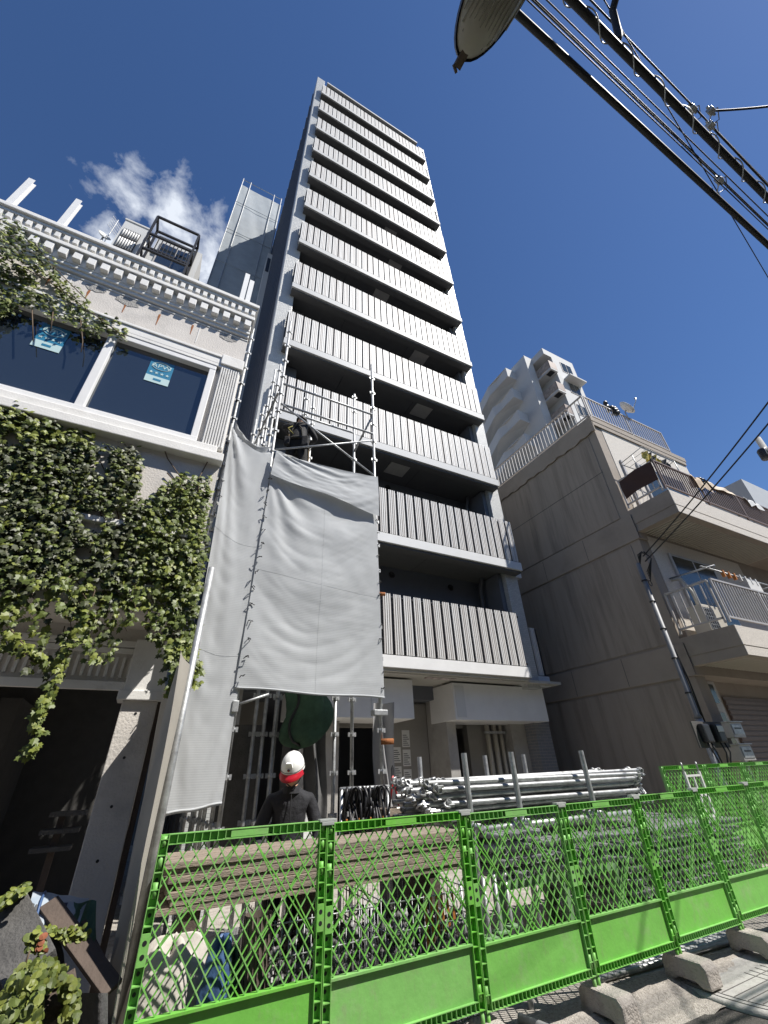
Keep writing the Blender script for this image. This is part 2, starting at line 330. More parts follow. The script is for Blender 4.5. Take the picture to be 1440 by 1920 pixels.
for k, ft in enumerate(FT):
    x0, x1 = 1.13, (8.0 if k == 0 else 8.5 if k == 1 else 8.36-.014*k)
    s = MB(); s.box(x0, x1, YB, YB+.12, ft-.24, ft); slab = s.build('balcony_fascia', white if k == 0 else fascia_m if k == 1 else fascia_g, tw, .006)
    for jx in (3.2, 5.05, 6.6):
        pass
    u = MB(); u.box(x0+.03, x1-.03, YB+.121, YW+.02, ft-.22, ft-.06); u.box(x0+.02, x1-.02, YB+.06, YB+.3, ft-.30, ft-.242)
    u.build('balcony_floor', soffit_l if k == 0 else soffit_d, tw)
    for jx in ((3.1, 5.6) if k else (3.6, 6.6)):
        MB().box(jx, jx+.012, YB+.31, YW-.02, ft-.226, ft-.2201).build('soffit_joint', black, tw)
    fr = MB(); fr.box(x0+.01, x1-.01, YB+.045, YB+.075, ft+.06, ft+.10); fr.box(x0+.01, x1-.01, YB+.045, YB+.075, ft+RH-.1, ft+RH-.06)
    # dark backing bars of the railing
    xx = x0+.24
    while xx < x1: fr.box(xx-.012, xx+.012, YB+.04, YB+.07, ft+.001, ft+RH-.04); xx += .262
    for yy in np.arange(YB+.08, YP-.02, .07): fr.box(x0+.012, x0+.037, yy, yy+.04, ft+.02, ft+RH)
    fr.build('railing_frame', black, tw)
    if k < 2:
        pb = MB(); pb.box(x0+.06, x1-.06, YB+.078, YB+.082, ft+.03, ft+RH-.03); pb.build('railing_panel', soffit_d, tw)
    else:
        pb = MB(); pb.box(x0+.06, x1-.06, YB+.078, YB+.082, ft+.03, ft+RH-.03); pb.build('railing_panel', slat_back, tw)
    xs = slat_x(x0, x1, .262 if k < 2 else .246); rest = MB()
    for x, c in xs:
        seen = (k == 0 and x > 3.75) or (k == 1 and x > 3.75) or (k == 2 and x > 3.9)
        if seen and n_ind < 300:
            n_ind += 1
            inst('slat', (wmesh if k == 2 else smesh)[pick(c)], (x, YB+.005, ft+.02), slab)
        else: rest.box(x, x+(SWW if k > 1 else SW), YB+.005, YB+.035, ft+.02, ft+RH, m=pick(c))
    if rest.v: stuff(rest.build('slat_row', [slat_w, slat_b, slat_g], tw))
    # things on the balcony
    for px in (1.62, 7.78):
        p = MB(); p.tube([(px, YW-.25, ft-2.6 if k else 3.3), (px, YW-.25, ft-.55), (px+.02, YW-.32, ft-.36), (px+.02, YW-.36, ft-.2)], .055, 8); p.build('drain_pipe', side_d, tw)
    if k: 
        MB().box(1.28, 1.75, YW-.55, YW, ft-2.8, ft-.25).build('end_panel', slate, tw); MB().box(7.95, 8.1, YP+.15, YW, ft-2.8, ft-.25).build('end_panel', slate, tw)
    hx = {2: 4.65, 3: 5.75, 4: 5.9, 5: 4.35, 6: 5.1, 7: 5.0}.get(k)
    if hx:
        h = MB(); h.box(hx, hx+.62, 7.98, 8.56, ft-.26, ft-.221); h.build('escape_hatch', M('hatch_metal', (.36, .35, .33), .6), tw, .006)
    for vx, vz in ((5.0, 2.42), (3.2, 2.3), (6.9, 2.35)):
        v = MB(); v.lathe([(.03, -.001), (.085, 0), (.095, .02), (.075, .035), (.07, .01), (.001, .008)], n=14)
        v.v = [(vx+a, YW-.005-c_, ft+vz+bb) for a, bb, c_ in v.v]
        if k < 4: v.build('wall_vent', black, tw)
# recessed side balcony on the second floor
s = MB(); s.box(8.02, 9.02, 8.1, 8.5, 3.29, 3.53); ext = s.build('balcony_fascia', fascia_m, tw, .005)
for x, c in slat_x(8.40, 9.05): inst('slat', smesh[pick(c)], (x, 8.12, 3.55), ext, scale=(1, 1, .94))
MB().box(8.42, 8.98, 8.155, 8.165, 3.57, 4.77).build('railing_panel', black, tw)
s = MB(); s.box(8.53, 9.05, 8.3, 9.2, 6.35, 6.5); s.build('side_ledge', fascia_m, tw)
# street level
b = MB(); b.box(1.3, 9.1, YB+.15, 9.5, 3.30, 3.36); b.box(1.0, 9.05, 9.5, 14.2, 3.02, 3.1); b.build('lobby_ceiling', soffit_l, tw)
for xa, xb in ((2.4, 4.95), (6.0, 8.78)):
    b = MB(); b.box(xa, xb, 8.2, 9.2, 2.5, 3.26); bb = b.build('beam', white, tw, .008)
    MB().box(xa+.05 if xa > 5 else xb-1.0, xa+.3 if xa > 5 else xb-.98, 8.19, 8.2-.001, 2.55, 3.2).build('beam_joint', fascia_m, bb)
for xa, xb, y0, y1, mt in ((6.01, 6.26, 8.6, 9.4, conc), (2.65, 3.5, 8.75, 9.5, conc), (8.15, 8.62, 8.9, 9.6, conc), (1.05, 1.5, 8.6, 9.6, conc)):
    b = MB(); b.box(xa, xb, y0, y1, 0, 3.3); b.build('column', mt, tw, .01)
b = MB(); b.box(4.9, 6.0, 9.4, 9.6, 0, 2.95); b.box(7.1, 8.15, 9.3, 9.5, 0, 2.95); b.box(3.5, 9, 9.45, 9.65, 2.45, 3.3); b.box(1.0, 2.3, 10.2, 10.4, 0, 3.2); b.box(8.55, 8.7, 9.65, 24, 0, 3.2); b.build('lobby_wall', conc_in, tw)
for px, r_ in ((7.6, .06), (7.82, .06), (8.02, .045)):
    MB().tube([(px, 9.15, 0), (px, 9.15, 2.5)], r_, 10).build('down_pipe', cream, tw)
b = MB(); b.box(7.45, 8.1, 9.04, 9.1, 2.3, 2.35); b.build('pipe_bracket', galv, tw)
# ceiling stain hatch under the second-floor balcony
b = MB(); b.box(5.2, 5.95, 7.95, 8.12, 3.285, 3.2995); b.build('ceiling_patch', M('patched_board', (.45, .40, .38), .8, var=.6, scale=9, c2=(.3, .2, .2)), tw)
for i, (x, z, w_, h_) in enumerate(((5.05, 1.75, .2, .3), (5.3, 2.05, .2, .34), (5.3, 1.68, .2, .32), (5.05, 1.4, .2, .28), (5.3, 1.32, .2, .3), (5.05, 1.1, .2, .26))):
    n = root('notice_sheet', (x, 9.39, z), 'white printed notice taped to the dim lobby wall behind the pipe stack', 'notice', 'notices on the lobby wall')
    MB().box(x, x+w_, 9.392, 9.397, z, z+h_).build('sheet', paper, n)
    p = MB()
    for r_ in range(6): p.box(x+.02, x+w_-.02-.03*(r_ % 3), 9.390, 9.391, z+.03+r_*.04, z+.045+r_*.04)
    p.build('print', print_m, n)

# ------------------------------------------------------------------ old shop house on the left
YF = 5.0; LX1 = .14
lb = root('old_shop_house', (-2.5, 5, 0), 'old two-storey white plaster shop house with dentil cornice and wide window', 'building')
b = MB()
b.box(-7, -3.7, YF, 9.2, 3.15, 8.3); b.box(-3.7, LX1, YF, 9.2, 3.15, 5.5); b.box(-3.7, LX1, YF, 9.2, 7.1, 8.3); b.box(-.22, LX1, YF, 9.2, 5.5, 7.1)
b.box(-7, LX1, 5.35, 9.2, 5.0, 7.9); b.box(-7, LX1, YF+.1, 9.2, 8.3, 8.6)
b.build('wall', plaster, lb)
# cornice mouldings
def course(name, y, z0, z1, mt=trim_m, x1=LX1): return MB().box(-7, x1, y, YF+.35, z0, z1).build(name, mt, lb, .012)
course('moulding', 4.96, 8.04, 8.10); course('moulding', 4.93, 8.10, 8.16)
lo = course('dentil_course', 4.92, 8.16, 8.37); course('cornice_slab', 4.82, 8.37, 8.45, x1=.17); hi = course('dentil_course', 4.86, 8.45, 8.62, x1=.16)
course('moulding', 4.81, 8.62, 8.68, x1=.18); course('crown', 4.77, 8.68, 8.76, x1=.2)
dl = MB().box(0, .105, 0, .10, 0, .15).mesh('dentil', trim_m, bevel=.006); ds = MB().box(0, .065, 0, .08, 0, .11).mesh('dentil', trim_m, bevel=.005)
x = .02
while x > -5.6: inst('dentil', dl, (x, 4.84, 8.20), lo); x -= .178
x = .09
while x > -5.6: inst('dentil', ds, (x, 4.81, 8.49), hi); x -= .115
# frieze: joints, rust runs, mortar patches
fz = MB()
for x in (-.62, -2.4): fz.box(x, x+.012, YF-.006, YF+.01, 7.5, 8.0)
fz.box(-7, LX1, YF-.012, YF+.01, 7.98, 7.995); fz.build('frieze_joint', trim_m, lb)
def blob(cx, cz, rx, rz, n=22, seed=0, jag=.25):
    rr = random.Random(seed); return [(cx+rx*(1-jag*rr.random())*math.cos(2*math.pi*i/n), cz+rz*(1-jag*rr.random())*math.sin(2*math.pi*i/n)) for i in range(n)]
for i, (px, py, ln) in enumerate(((238, 567, .27), (300, 590, .27), (362, 610, .24), (95, 520, .2), (168, 545, .2))):
    p = at(px, py, Y=YF); m = MB(); m.prism([(p.x-.014, p.z), (p.x+.012, p.z+.01), (p.x+.014, p.z-.05), (p.x+.008, p.z-ln*.6), (p.x+.006, p.z-ln), (p.x-.004, p.z-ln*.95), (p.x-.008, p.z-ln*.5), (p.x-.017, p.z-.06)], 'y', YF-.0035, YF+.01); m.build('rust_run', rust, lb)
for i, (px, py, rx, rz) in enumerate(((240, 566, .19, .11), (428, 634, .15, .09), (180, 542, .14, .08))):
    p = at(px, py, Y=YF); m = MB(); m.prism(blob(p.x, p.z, rx, rz, seed=i), 'y', YF-.006, YF+.01); m.build('mortar_patch', patch_m, lb)
# window
WZ0, WZ1 = 5.5, 7.08
win = MB().box(-7, -.14, YF+.04, YF+.1, WZ0, WZ0+.02).build('window', white, lb)
for x0, x1 in ((-3.0, -1.66), (-1.56, -.30), (-4.4, -3.1)):
    MB().box(x0, x1, YF+.03, YF+.04, WZ0+.08, WZ1-.06).build('pane', glass_d, win)
fr = MB(); fr.box(-5, -.22, YF-.06, YF+.08, WZ1-.09, WZ1); fr.box(-5, -.22, YF-.06, YF+.08, WZ0, WZ0+.10); fr.box(-.31, -.22, YF-.055, YF+.08, WZ0, WZ1)
fr.build('window_frame', white, win, .008)
for x in (-1.66, -3.1): MB().box(x, x+.10, YF-.05, YF+.07, WZ0+.1, WZ1-.09).build('mullion', white, win, .008)
b = MB(); b.box(-5, .06, YF-.10, YF+.02, WZ0-.13, WZ0); b.box(-5, .16, YF-.14, YF+.02, WZ0-.26, WZ0-.13); b.build('window_sill', trim_m, lb, .012)
b = MB(); b.box(-5, -.02, YF-.07, YF+.02, WZ1+.0, WZ1+.06); b.box(-5, .0, YF-.07, YF+.02, WZ1+.06, WZ1+.2); b.box(-5, .0, YF-.09, YF+.02, WZ1+.2, WZ1+.25); b.build('window_head', trim_m, lb, .01)
pl = MB().box(-.16, .13, YF-.05, YF+.02, WZ0-.0, WZ1+.06).build('pilaster', trim_m, lb)
flt = MB().box(0, .02, 0, .022, 0, WZ1-WZ0+.02).mesh('flute', trim_m, bevel=.004)
for i in range(8): inst('flute', flt, (-.15+i*.035, YF-.072, WZ0+.01), pl)
MB().box(-.18, .16, YF-.10, YF+.02, WZ1+.061, WZ1+.28).build('pilaster_cap', trim_m, lb, .012)
# stickers on the panes
for cx in (-2.24, -.93):
    z0 = 6.42; sk = MB().box(cx-.155, cx+.155, YF+.024, YF+.027, z0, z0+.46).build('sticker', sticker_b, win)
    MB().box(cx-.155, cx+.155, YF+.021, YF+.0238, z0, z0+.13).build('sticker_band', sticker_w, win)
    rg = MB(); rg.tube([(cx+.12*math.cos(t), YF+.021, z0+.345+.075*math.sin(t)) for t in np.linspace(0, 2*math.pi, 33)], .005, 5, False); rg.build('oval', sticker_w, win)
    inst('lettering', text_mesh('APW', .115, sticker_w), (cx, YF+.021, z0+.345), win, rot=(R(90), 0, 0))
    for i in range(4):
        sx, sz = cx-.105+i*.07, z0+.2
        poly = [(sx+(.03 if j % 2 == 0 else .012)*math.sin(j*math.pi/5), sz+(.03 if j % 2 == 0 else .012)*math.cos(j*math.pi/5)) for j in range(10)]
        MB().prism(poly, 'y', YF+.020, YF+.0235).build('star', sticker_w, win)
    MB().box(cx-.05, cx+.05, YF+.019, YF+.0205, z0+.045, z0+.085).build('print', sticker_b, win)
# shop front under the overhang
YS = 5.8
b = MB(); b.box(-7, LX1, YF+.02, YS, 3.16, 3.2); b.build('overhang_soffit', plaster, lb)
b = MB(); b.box(-7, LX1-.02, YF-.05, YF+.05, 3.30, 3.42); b.box(-7, LX1-.02, YF-.08, YF+.05, 4.05, 4.12); b.build('ledge', trim_m, lb, .01)
b = MB(); b.box(-7, .10, YS, YS+.3, 2.55, 3.15); b.build('lintel', plaster, lb)
b = MB(); b.box(-7, .11, YS-.05, YS, 2.93, 3.0); b.box(-7, .11, YS-.03, YS, 2.86, 2.92); b.box(-7, .11, YS-.06, YS, 2.46, 2.55); lt = b.build('lintel_moulding', trim_m, lb, .008)
fl2 = MB().box(0, .03, 0, .02, 0, .22).mesh('flute', trim_m, bevel=.004)
x = .06
while x > -4: inst('flute', fl2, (x, YS-.021, 2.6), lt); x -= .075
b = MB(); b.box(-.30, .10, YS-.09, YS-.062, 2.42, 3.02); b.box(-.34, .12, YS-.12, YS+.2, 2.36, 2.46); b.build('lintel_block', trim_m, lb, .01)
pc = MB(); pc.box(-.28, .07, YS-.06, YS+.3, 0, 2.36); pc = pc.build('column', plaster, lb, .01)
for i in range(5):
    MB().lathe([(.001, 0), (.013, .0)], n=10).build('bolt_hole', black, pc) if False else None
    q = MB(); q.tube([(-.12+.0*i, YS-.064, .55+i*.42), (-.12, YS-.055, .55+i*.42)], .014, 10); q.build('bolt_hole', black, pc)
b = MB(); b.box(.075, .13, YS-.0, YS+.08, 0, 2.4); b.build('door_post', board_d, lb)
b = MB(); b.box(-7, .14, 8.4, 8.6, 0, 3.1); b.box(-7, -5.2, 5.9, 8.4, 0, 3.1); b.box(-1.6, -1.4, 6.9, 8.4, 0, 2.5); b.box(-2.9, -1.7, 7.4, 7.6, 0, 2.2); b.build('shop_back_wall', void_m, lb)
for i in range(3):
    bb = root('shelf_board', (-.6, 6.6, 0), 'grey board stacked inside the dark shop, beside the plaster column', 'board', 'boards inside the shop')
    MB().box(-.78+i*.04, -.42+i*.03, 6.5, 6.75, 1.0+i*.15, 1.04+i*.15).build('board', stone_g, bb)
    MB().box(-.62, -.56, 6.6, 6.66, .89+i*.15 if i else 0, 1.0+i*.15).build('support', board_d, bb)
for i, (x, h_) in enumerate(((-3.42, .85), (-2.80, .85), (-.12, .85), (-.02, .70))):
    ps = MB(); ps.box(x-.04, x+.04, 4.80, 4.81, 8.76, 8.76+h_); ps.box(x-.04, x+.04, 4.87, 4.88, 8.76, 8.76+h_); ps.box(x-.006, x+.006, 4.81, 4.87, 8.76, 8.76+h_)
    tag(ps.build('roof_post', white), ['white steel post on the cornice above the thickest ivy', 'white steel post on the cornice above the window mullion', 'taller white steel post of the pair at the cornice corner by the tower', 'shorter white steel post of the pair at the cornice corner by the tower'][i], 'post', 'posts on the cornice')
# pole beside the cornice corner with pocket rings
def scaffold_pole(parent, x, y, z0, z1, rings=True, r=.0243, name='standard'):
    p = MB().tube([(x, y, z0), (x, y, z1)], r, 10).build(name, galv, parent)
    if rings:
        z = z0+.25
        while z < z1-.05:
            inst('wedge_pocket', RING, (x, y, z), p); z += .45
    return p
rb = MB(); rb.lathe([(.024, -.018), (.036, -.018), (.036, .018), (.024, .018)], n=10)
for a in range(4):
    t = a*math.pi/2; rb.box(.034*math.cos(t)-.012+(.012 if a % 2 == 0 else 0)*math.cos(t), .034*math.cos(t)+.012+.012*math.cos(t), .034*math.sin(t)-.012, .034*math.sin(t)+.012+.012*math.sin(t), -.026, .026)
RING = rb.mesh('wedge_pocket', galv_w)
# ------------------------------------------------------------------ grey house on the right
RX = 9.2; RY = 4.75; before_house = set(col.objects)
rb_ = root('grey_apartment_house', (11, 4.75, 0), 'three-storey grey stucco apartment house with stained blank side wall and railed balconies', 'building')
b = MB(); b.box(RX, 13.5, RY, 12, 3.0, 9.62); b.box(13.5, 18.5, RY, 12, 0, 6.7); b.box(RX, 9.55, RY, 12, 0, 3.0); b.box(9.55, 13.5, RY+.45, 12, 0, 3.0); b.build('wall', stucco, rb_)
b = MB(); b.box(RX+.33, 13.5, RY-.012, RY, 6.75, 9.5); b.box(RX+.33, 13.5, RY-.012, RY, 3.7, 6.1); b.build('front_render', stucco_l, rb_)
for z0, z1 in ((2.96, 3.57), (5.95, 6.58)):
    b = MB(); b.box(RX-.035, RX, RY-.05, 12, z0, z1); b.box(RX-.0349, RX+.3, RY-.05, RY-.001, z0+.002, z1-.002); b.build('wall_band', stucco, rb_, .008)
    for y in (6.1, 7.5, 9.0): MB().box(RX-.0365, RX-.03, y, y+.012, z0+.02, z1-.02).build('band_joint', stone_g, rb_)
b = MB(); b.box(RX-.02, RX, RY+.22, 12, 6.62, 9.25); b.box(RX-.02, RX, RY+.22, 12, 3.62, 5.9); b.box(RX-.02, RX, RY+.22, 12, .1, 2.92); b.build('wall_panel', stucco_s, rb_, .008)
b = MB(); b.box(RX-.024, RX-.019, RY+.2, 12, 8.02, 8.035); b.build('panel_joint', stone_g, rb_)
def ptop(u, v): return (RX-.05+v*.001, RY-.05+u*7, 9.25+.05*math.sin(u*60)*math.sin(u*23)+v*.0)
pp = MB(); n_ = 60
ed = [(RY-.05+i*7.3/n_, 9.28+.03*math.sin(i*1.9)+.02*math.sin(i*.7)) for i in range(n_+1)]
pp.prism(ed+[(12.25, 9.64), (RY-.05, 9.64)], 'x', RX-.06, RX-.0205); pp.box(RX-.06, 13.56, RY-.06, 12, 9.64, 9.80); pp.box(RX-.04, 13.5, RY-.05, RY-.013, 9.5, 9.64); pp.build('parapet', stucco, rb_, .0)
# roof railing
def railing(parent, p, q, z0, z1, pitch, mt, bar=.011, posts=True):
    p = Vector(p); q = Vector(q); d = q-p; n = int(d.length/pitch)
    fr = MB(); fr.bar((p.x, p.y, z1), (q.x, q.y, z1), .045, .035); fr.bar((p.x, p.y, z0), (q.x, q.y, z0), .035, .035)
    k = max(1, int(d.length/1.6))
    for i in range(k+1):
        a = p+d*i/k; fr.bar((a.x, a.y, z0-.1), (a.x, a.y, z1), .035, .035)
    fo = fr.build('railing', mt, parent)
    me = MB().box(-bar, bar, -bar, bar, z0+.018, z1-.018).mesh('baluster', mt)
    for i in range(1, n):
        a = p+d*i/n; inst('baluster', me, (a.x, a.y, 0), fo)
railing(rb_, (RX+.03, RY, 0), (RX+.03, 10.6, 0), 9.93, 10.68, .13, alu)
railing(rb_, (RX+.10, RY-.01, 0), (12.95, RY-.01, 0), 9.93, 10.68, .12, alu)
# balconies
for z0, zm, z1, zt, x1 in ((3.13, 3.31, 3.67, 4.59, 18.5), (6.12, 6.32, 6.70, 7.57, 18.5)):
    YB3 = 3.74
    b = MB(); b.box(RX, x1, YB3+.01, YB3+.13, zm, z1); b.box(RX-.001, RX+.12, YB3+.131, RY-.0, zm, z1); b.build('balcony_wall', stucco_l if False else [stucco], rb_)
    b = MB(); b.box(RX+.004, x1, YB3-.004, YB3+.01, zm+.005, z1-.002); b.build('balcony_render', stucco_l, rb_)
    b = MB(); b.box(RX+.025, x1, YB3+.03, RY, z0+.06, zm-.001); b.box(RX+.012, x1, YB3+.012, YB3+.16, z0, zm-.001); b.box(RX+.012, RX+.2, YB3+.161, RY, z0, zm-.002); sl_ = b.build('balcony_slab', stucco, rb_)
    b = MB(); b.box(RX+.02, x1, YB3+.002, YB3+.0118, z0+.01, zm-.012); b.build('balcony_render', stucco_l, rb_)
    cr_ = MB().box(0, .055, YB3+.17, RY-.02, z0+.035, z0+.058).mesh('soffit_rib', cream)
    x = RX+.25
    while x < 14: inst('soffit_rib', cr_, (x, 0, 0), sl_); x += .115
    railing(rb_, (RX+.04, YB3+.05, 0), (x1-4, YB3+.05, 0), z1+.17, zt, .105, alu if z0 < 4 else brown_m)
    railing(rb_, (RX+.04, YB3+.12, 0), (RX+.04, RY-.05, 0), z1+.17, zt, .12, alu)
# upper windows and frames
for x0, x1, z0, z1 in ((10.1, 11.9, 3.75, 5.75), (9.75, 9.83, 6.8, 8.45), (10.5, 12.6, 6.75, 8.6)):
    wn_ = MB().box(x0, x1, RY-.06, RY-.013, z0, z1).build('window', alu, rb_, .006)
    if x1-x0 > .5:
        for i in range(2):
            a = x0+.07+i*(x1-x0-.07)/2; MB().box(a, a+(x1-x0)/2-.1, RY-.064, RY-.06-.0005, z0+.07, z1-.07).build('pane', glass_g, wn_)
# ground-floor entrance
dr = MB().box(9.75, 10.56, RY+.38, RY+.449, 0, 2.99).build('door', alu, rb_, .006)
MB().box(9.84, 10.46, RY+.372, RY+.379, 2.56, 2.92).build('transom_pane', glass_g, dr)
MB().box(9.84, 10.46, RY+.372, RY+.379, .2, 2.38).build('pane', glass_g, dr)
MB().tube([(10.42, RY+.34, 1.0), (10.42, RY+.34, 1.3)], .012, 8).build('door_handle', galv, dr)
sh = MB().box(10.75, 13.4, RY+.42, RY+.449, 0, 2.7).build('shutter', brown_m, rb_)
sv = MB().box(10.77, 13.38, RY+.405, RY+.42, 0, .075).mesh('shutter_slat', brown_m, bevel=.006)
for i in range(27): inst('shutter_slat', sv, (0, 0, .02+i*.098), sh)
for i, (z, lab) in enumerate(((1.90, 'upper grey steel letter box beside the entrance door'), (1.55, 'lower grey steel letter box beside the entrance door'))):
    mbx = root('letter_box', (9.4, RY, z), lab, 'letter box', 'letter boxes by the entrance')
    MB().box(9.22, 9.6, RY-.24, RY-.002, z, z+.24).build('box', alu, mbx, .01)
    MB().box(9.25, 9.57, RY-.252, RY-.2405, z+.04, z+.2).build('flap', galv, mbx, .004)
    MB().box(9.30, 9.52, RY-.255, RY-.2525, z+.13, z+.155).build('slot', black, mbx)
    MB().box(9.20, 9.62, RY-.27, RY-.0, z+.241, z+.255).build('lid', galv_w, mbx, .004)
# balcony things
def cloth(name, p0, p1, y, drop, mat, label, cat, seed=0, over=.1):
    r_ = random.Random(seed); a, c_ = r_.random()*6, 3+r_.random()*3
    def fn(u, v):
        x = p0[0]+(p1[0]-p0[0])*u; zt = p0[1]+(p1[1]-p0[1])*u
        t = v*2-1
        yy = y+(-.03-.03*abs(t) if t > 0 else .05+.03*abs(t))*min(1, abs(t)*4)+.02*math.sin(u*12+a+v*c_)
        return (x+.04*math.sin(v*6+a), yy, zt+.03-abs(t)**1.1*drop*(1 if t > 0 else .7)*(.85+.15*math.sin(u*7+a)))
    m = MB(); m.grid(fn, 16, 14); return tag(m.build(name, mat), label, cat)
cloth('blanket', (10.75, 7.60), (11.35, 7.60), 3.79, .45, beige, 'tan blanket hanging over the upper balcony railing', 'blanket', 1)
cloth('quilt', (11.4, 7.62), (12.6, 7.62), 3.79, .22, M('cream_quilt', (.66, .56, .43), .85, bump=.4, bscale=8), 'cream quilt bunched over the upper balcony railing', 'quilt', 2)
cloth('towel', (13.2, 7.6), (13.9, 7.6), 3.79, .3, paper, 'white towel pegged over the far end of the upper balcony railing', 'towel', 3)
cloth('dark_cloth', (11.2, 7.66), (11.45, 7.66), 3.8, .16, black, 'black cloth between the blankets on the upper railing', 'cloth', 4)
def fnm(u, v): return (RX-.0+.015*math.sin(v*5+u*9), 3.82+u*.85, 7.55-v*.52+.03*math.sin(u*4))
m = MB(); m.grid(fnm, 10, 10); tag(m.build('brown_mat', M('brown_mat_cloth', (.06, .032, .025), .9)), 'dark brown mat hung on the end railing of the upper balcony', 'mat')
lr = root('laundry_rack', (9.9, 4.0, 7.57), 'wire laundry rack with yellow and grey cloths above the upper balcony corner', 'laundry rack')
m = MB(); m.tube([(9.35, 4.55, 8.05), (9.3, 3.9, 8.1), (10.6, 3.9, 8.1), (10.7, 4.5, 8.05), (9.35, 4.55, 8.05)], .012, 6)
for i in range(6): m.tube([(9.5+i*.2, 3.9, 8.1), (9.5+i*.2, 4.55, 8.05)], .006, 5)
m.tube([(10.6, 3.9, 8.1), (10.6, 3.9, 7.57)], .012, 6); m.tube([(9.35, 4.2, 8.08), (9.35, 4.2, 7.6)], .012, 6); m.build('wire_frame', galv, lr)
for i, (x, mt) in enumerate(((9.45, yellow), (9.6, stone_g), (9.8, yellow), (10.2, stone_g))):
    def fc(u, v, x=x): return (x+u*.22, 3.98+.06*math.sin(u*9+v*3)+v*.03, 8.09-v*.3*(.8+.2*math.sin(u*5+i)))
    mm_ = MB(); mm_.grid(fc, 8, 8); mm_.build('hung_cloth', mt, lr)
ac = root('air_conditioner', (9.75, 4.35, 3.67), 'white air conditioner unit on the lower balcony floor behind bars', 'air conditioner')
MB().box(9.5, 10.2, 4.25, 4.55, 3.72, 4.28).build('casing', cream, ac, .015)
MB().lathe([(.2, 0), (.22, .01), (.19, .012)], n=20)
gr = MB()
for i in range(6): gr.box(9.53, 9.86, 4.238, 4.2495, 3.78+i*.08, 3.79+i*.08)
for i in range(5): gr.box(9.53+i*.08, 9.54+i*.08, 4.236, 4.2492, 3.76, 4.22)
gr.build('fan_grille', galv_w, ac); MB().box(9.54, 9.85, 4.246, 4.25-.0005, 3.77, 4.21).build('fan_opening', black, ac)
wp = root('washing_pole', (10.2, 4.1, 4.59), 'steel washing pole with pegs hung above the lower balcony railing', 'washing pole')
m = MB(); m.tube([(9.5, 3.95, 4.98), (13.5, 3.95, 4.98)], .016, 8); m.tube([(9.75, RY-.02, 5.05), (9.75, 3.8, 4.98)], .018, 8); m.tube([(12.5, RY-.02, 5.05), (12.5, 3.8, 4.98)], .018, 8); m.build('pole', galv, wp)
MB().tube([(9.75, RY-.05, 5.0), (9.72, 4.5, 4.95), (9.72, 4.4, 4.6), (9.72, 4.38, 3.7)], .035, 8).build('support', cream, wp)
for i in range(7): MB().box(10.3+i*.22, 10.34+i*.22, 3.92, 3.98, 4.88, 5.03).build('peg', orange if i < 3 else paper, wp)
MB().box(11.2, 11.75, 3.93, 3.96, 4.62, 4.97).build('hung_towel', paper, wp, .004)
# satellite dish and bag on the roof rail
sdh = root('satellite_dish', (11.35, 4.75, 10.68), 'white satellite dish clamped to the roof railing', 'satellite dish')
m = MB(); m.lathe([(.001, -.06), (.1, -.05), (.2, -.015), (.27, .035), (.275, .03), (.2, -.025), (.1, -.062), (.001, -.072)], n=24)
q = Vector((.35, -.75, .55)).normalized().to_track_quat('Z', 'Y'); m.v = [tuple(q @ Vector(p)+Vector((11.42, 4.7, 11.12))) for p in m.v]; m.build('reflector', white, sdh)
MB().tube([(11.35, 4.75, 10.62), (11.35, 4.76, 10.95), (11.41, 4.74, 11.06)], .02, 8).build('mast', galv, sdh)
MB().tube([(11.42, 4.6, 10.86), (11.56, 4.42, 11.25), (11.57, 4.41, 11.36)], [.012, .012, .035], 8).build('feed_arm', galv, sdh)
m = MB(); rs = random.Random(5)
for i in range(14):
    a = (10.35+rs.random()*.5, 4.74+rs.random()*.1-.05, 10.6+rs.random()*.32); m.lathe([(.001, -.09), (.06, -.05), (.07, 0), (.04, .07), (.001, .1)], a, 7)
tag(m.build('black_bundle', black), 'black cloth bundle tied on the roof railing near the dish', 'bundle')

# electric mast in front of the grey house
EX, EY = 8.54, 4.62
em = root('meter_mast', (EX, EY, 0), 'thin steel service mast with electricity meters and black cables', 'mast')
MB().tube([(EX, EY, 0), (EX, EY, 2.2)], .062, 12).build('lower_tube', galv_w, em); MB().tube([(EX, EY, 2.2), (EX, EY, 2.26), (EX, EY, 5.15)], [.07, .045, .042], 12).build('upper_tube', M('dull_mast', (.22, .225, .23), .6, .3, var=.2), em)
for z in (2.6, 3.2, 3.75, 4.3, 4.75): MB().tube([(EX, EY, z), (EX, EY, z+.025)], .058, 10).build('strap', black, em)
MB().tube([(EX+.07, EY-.01, 2.15), (EX+.08, EY, 3), (EX+.06, EY, 3.9), (EX+.05, EY, 4.9)], .02, 7).build('riser_cable', rubber, em)
MB().tube([(EX+.09, EY-.03, 2.1), (EX+.13, EY-.02, 2.8), (EX+.07, EY, 3.6)], .014, 6).build('riser_cable', rubber, em)
mbd = MB().box(8.10, 8.98, EY-.10, EY-.075, 1.75, 2.14).build('meter_board', stone_g, em, .004)
for x in (8.2, 8.58):
    mt = MB().box(x, x+.2, EY-.2, EY-.101, 1.82, 2.1).build('meter', black, mbd, .03)
MB().box(8.6, 8.76, EY-.215, EY-.2005, 1.98, 2.07).build('meter_window', paper, mbd, .004)
for i, (x, x2) in enumerate(((8.25, 8.50), (8.35, 8.56), (8.62, 8.6), (8.74, 8.62))):
    MB().tube([(x, EY-.15, 1.83), (x+.02, EY-.17, 1.68), ((x+x2)/2, EY-.14, 1.58-.03*i), (x2, EY-.08, 1.35), (x2+.05, EY-.07, .3)], .012, 6).build('meter_cable', rubber, em)
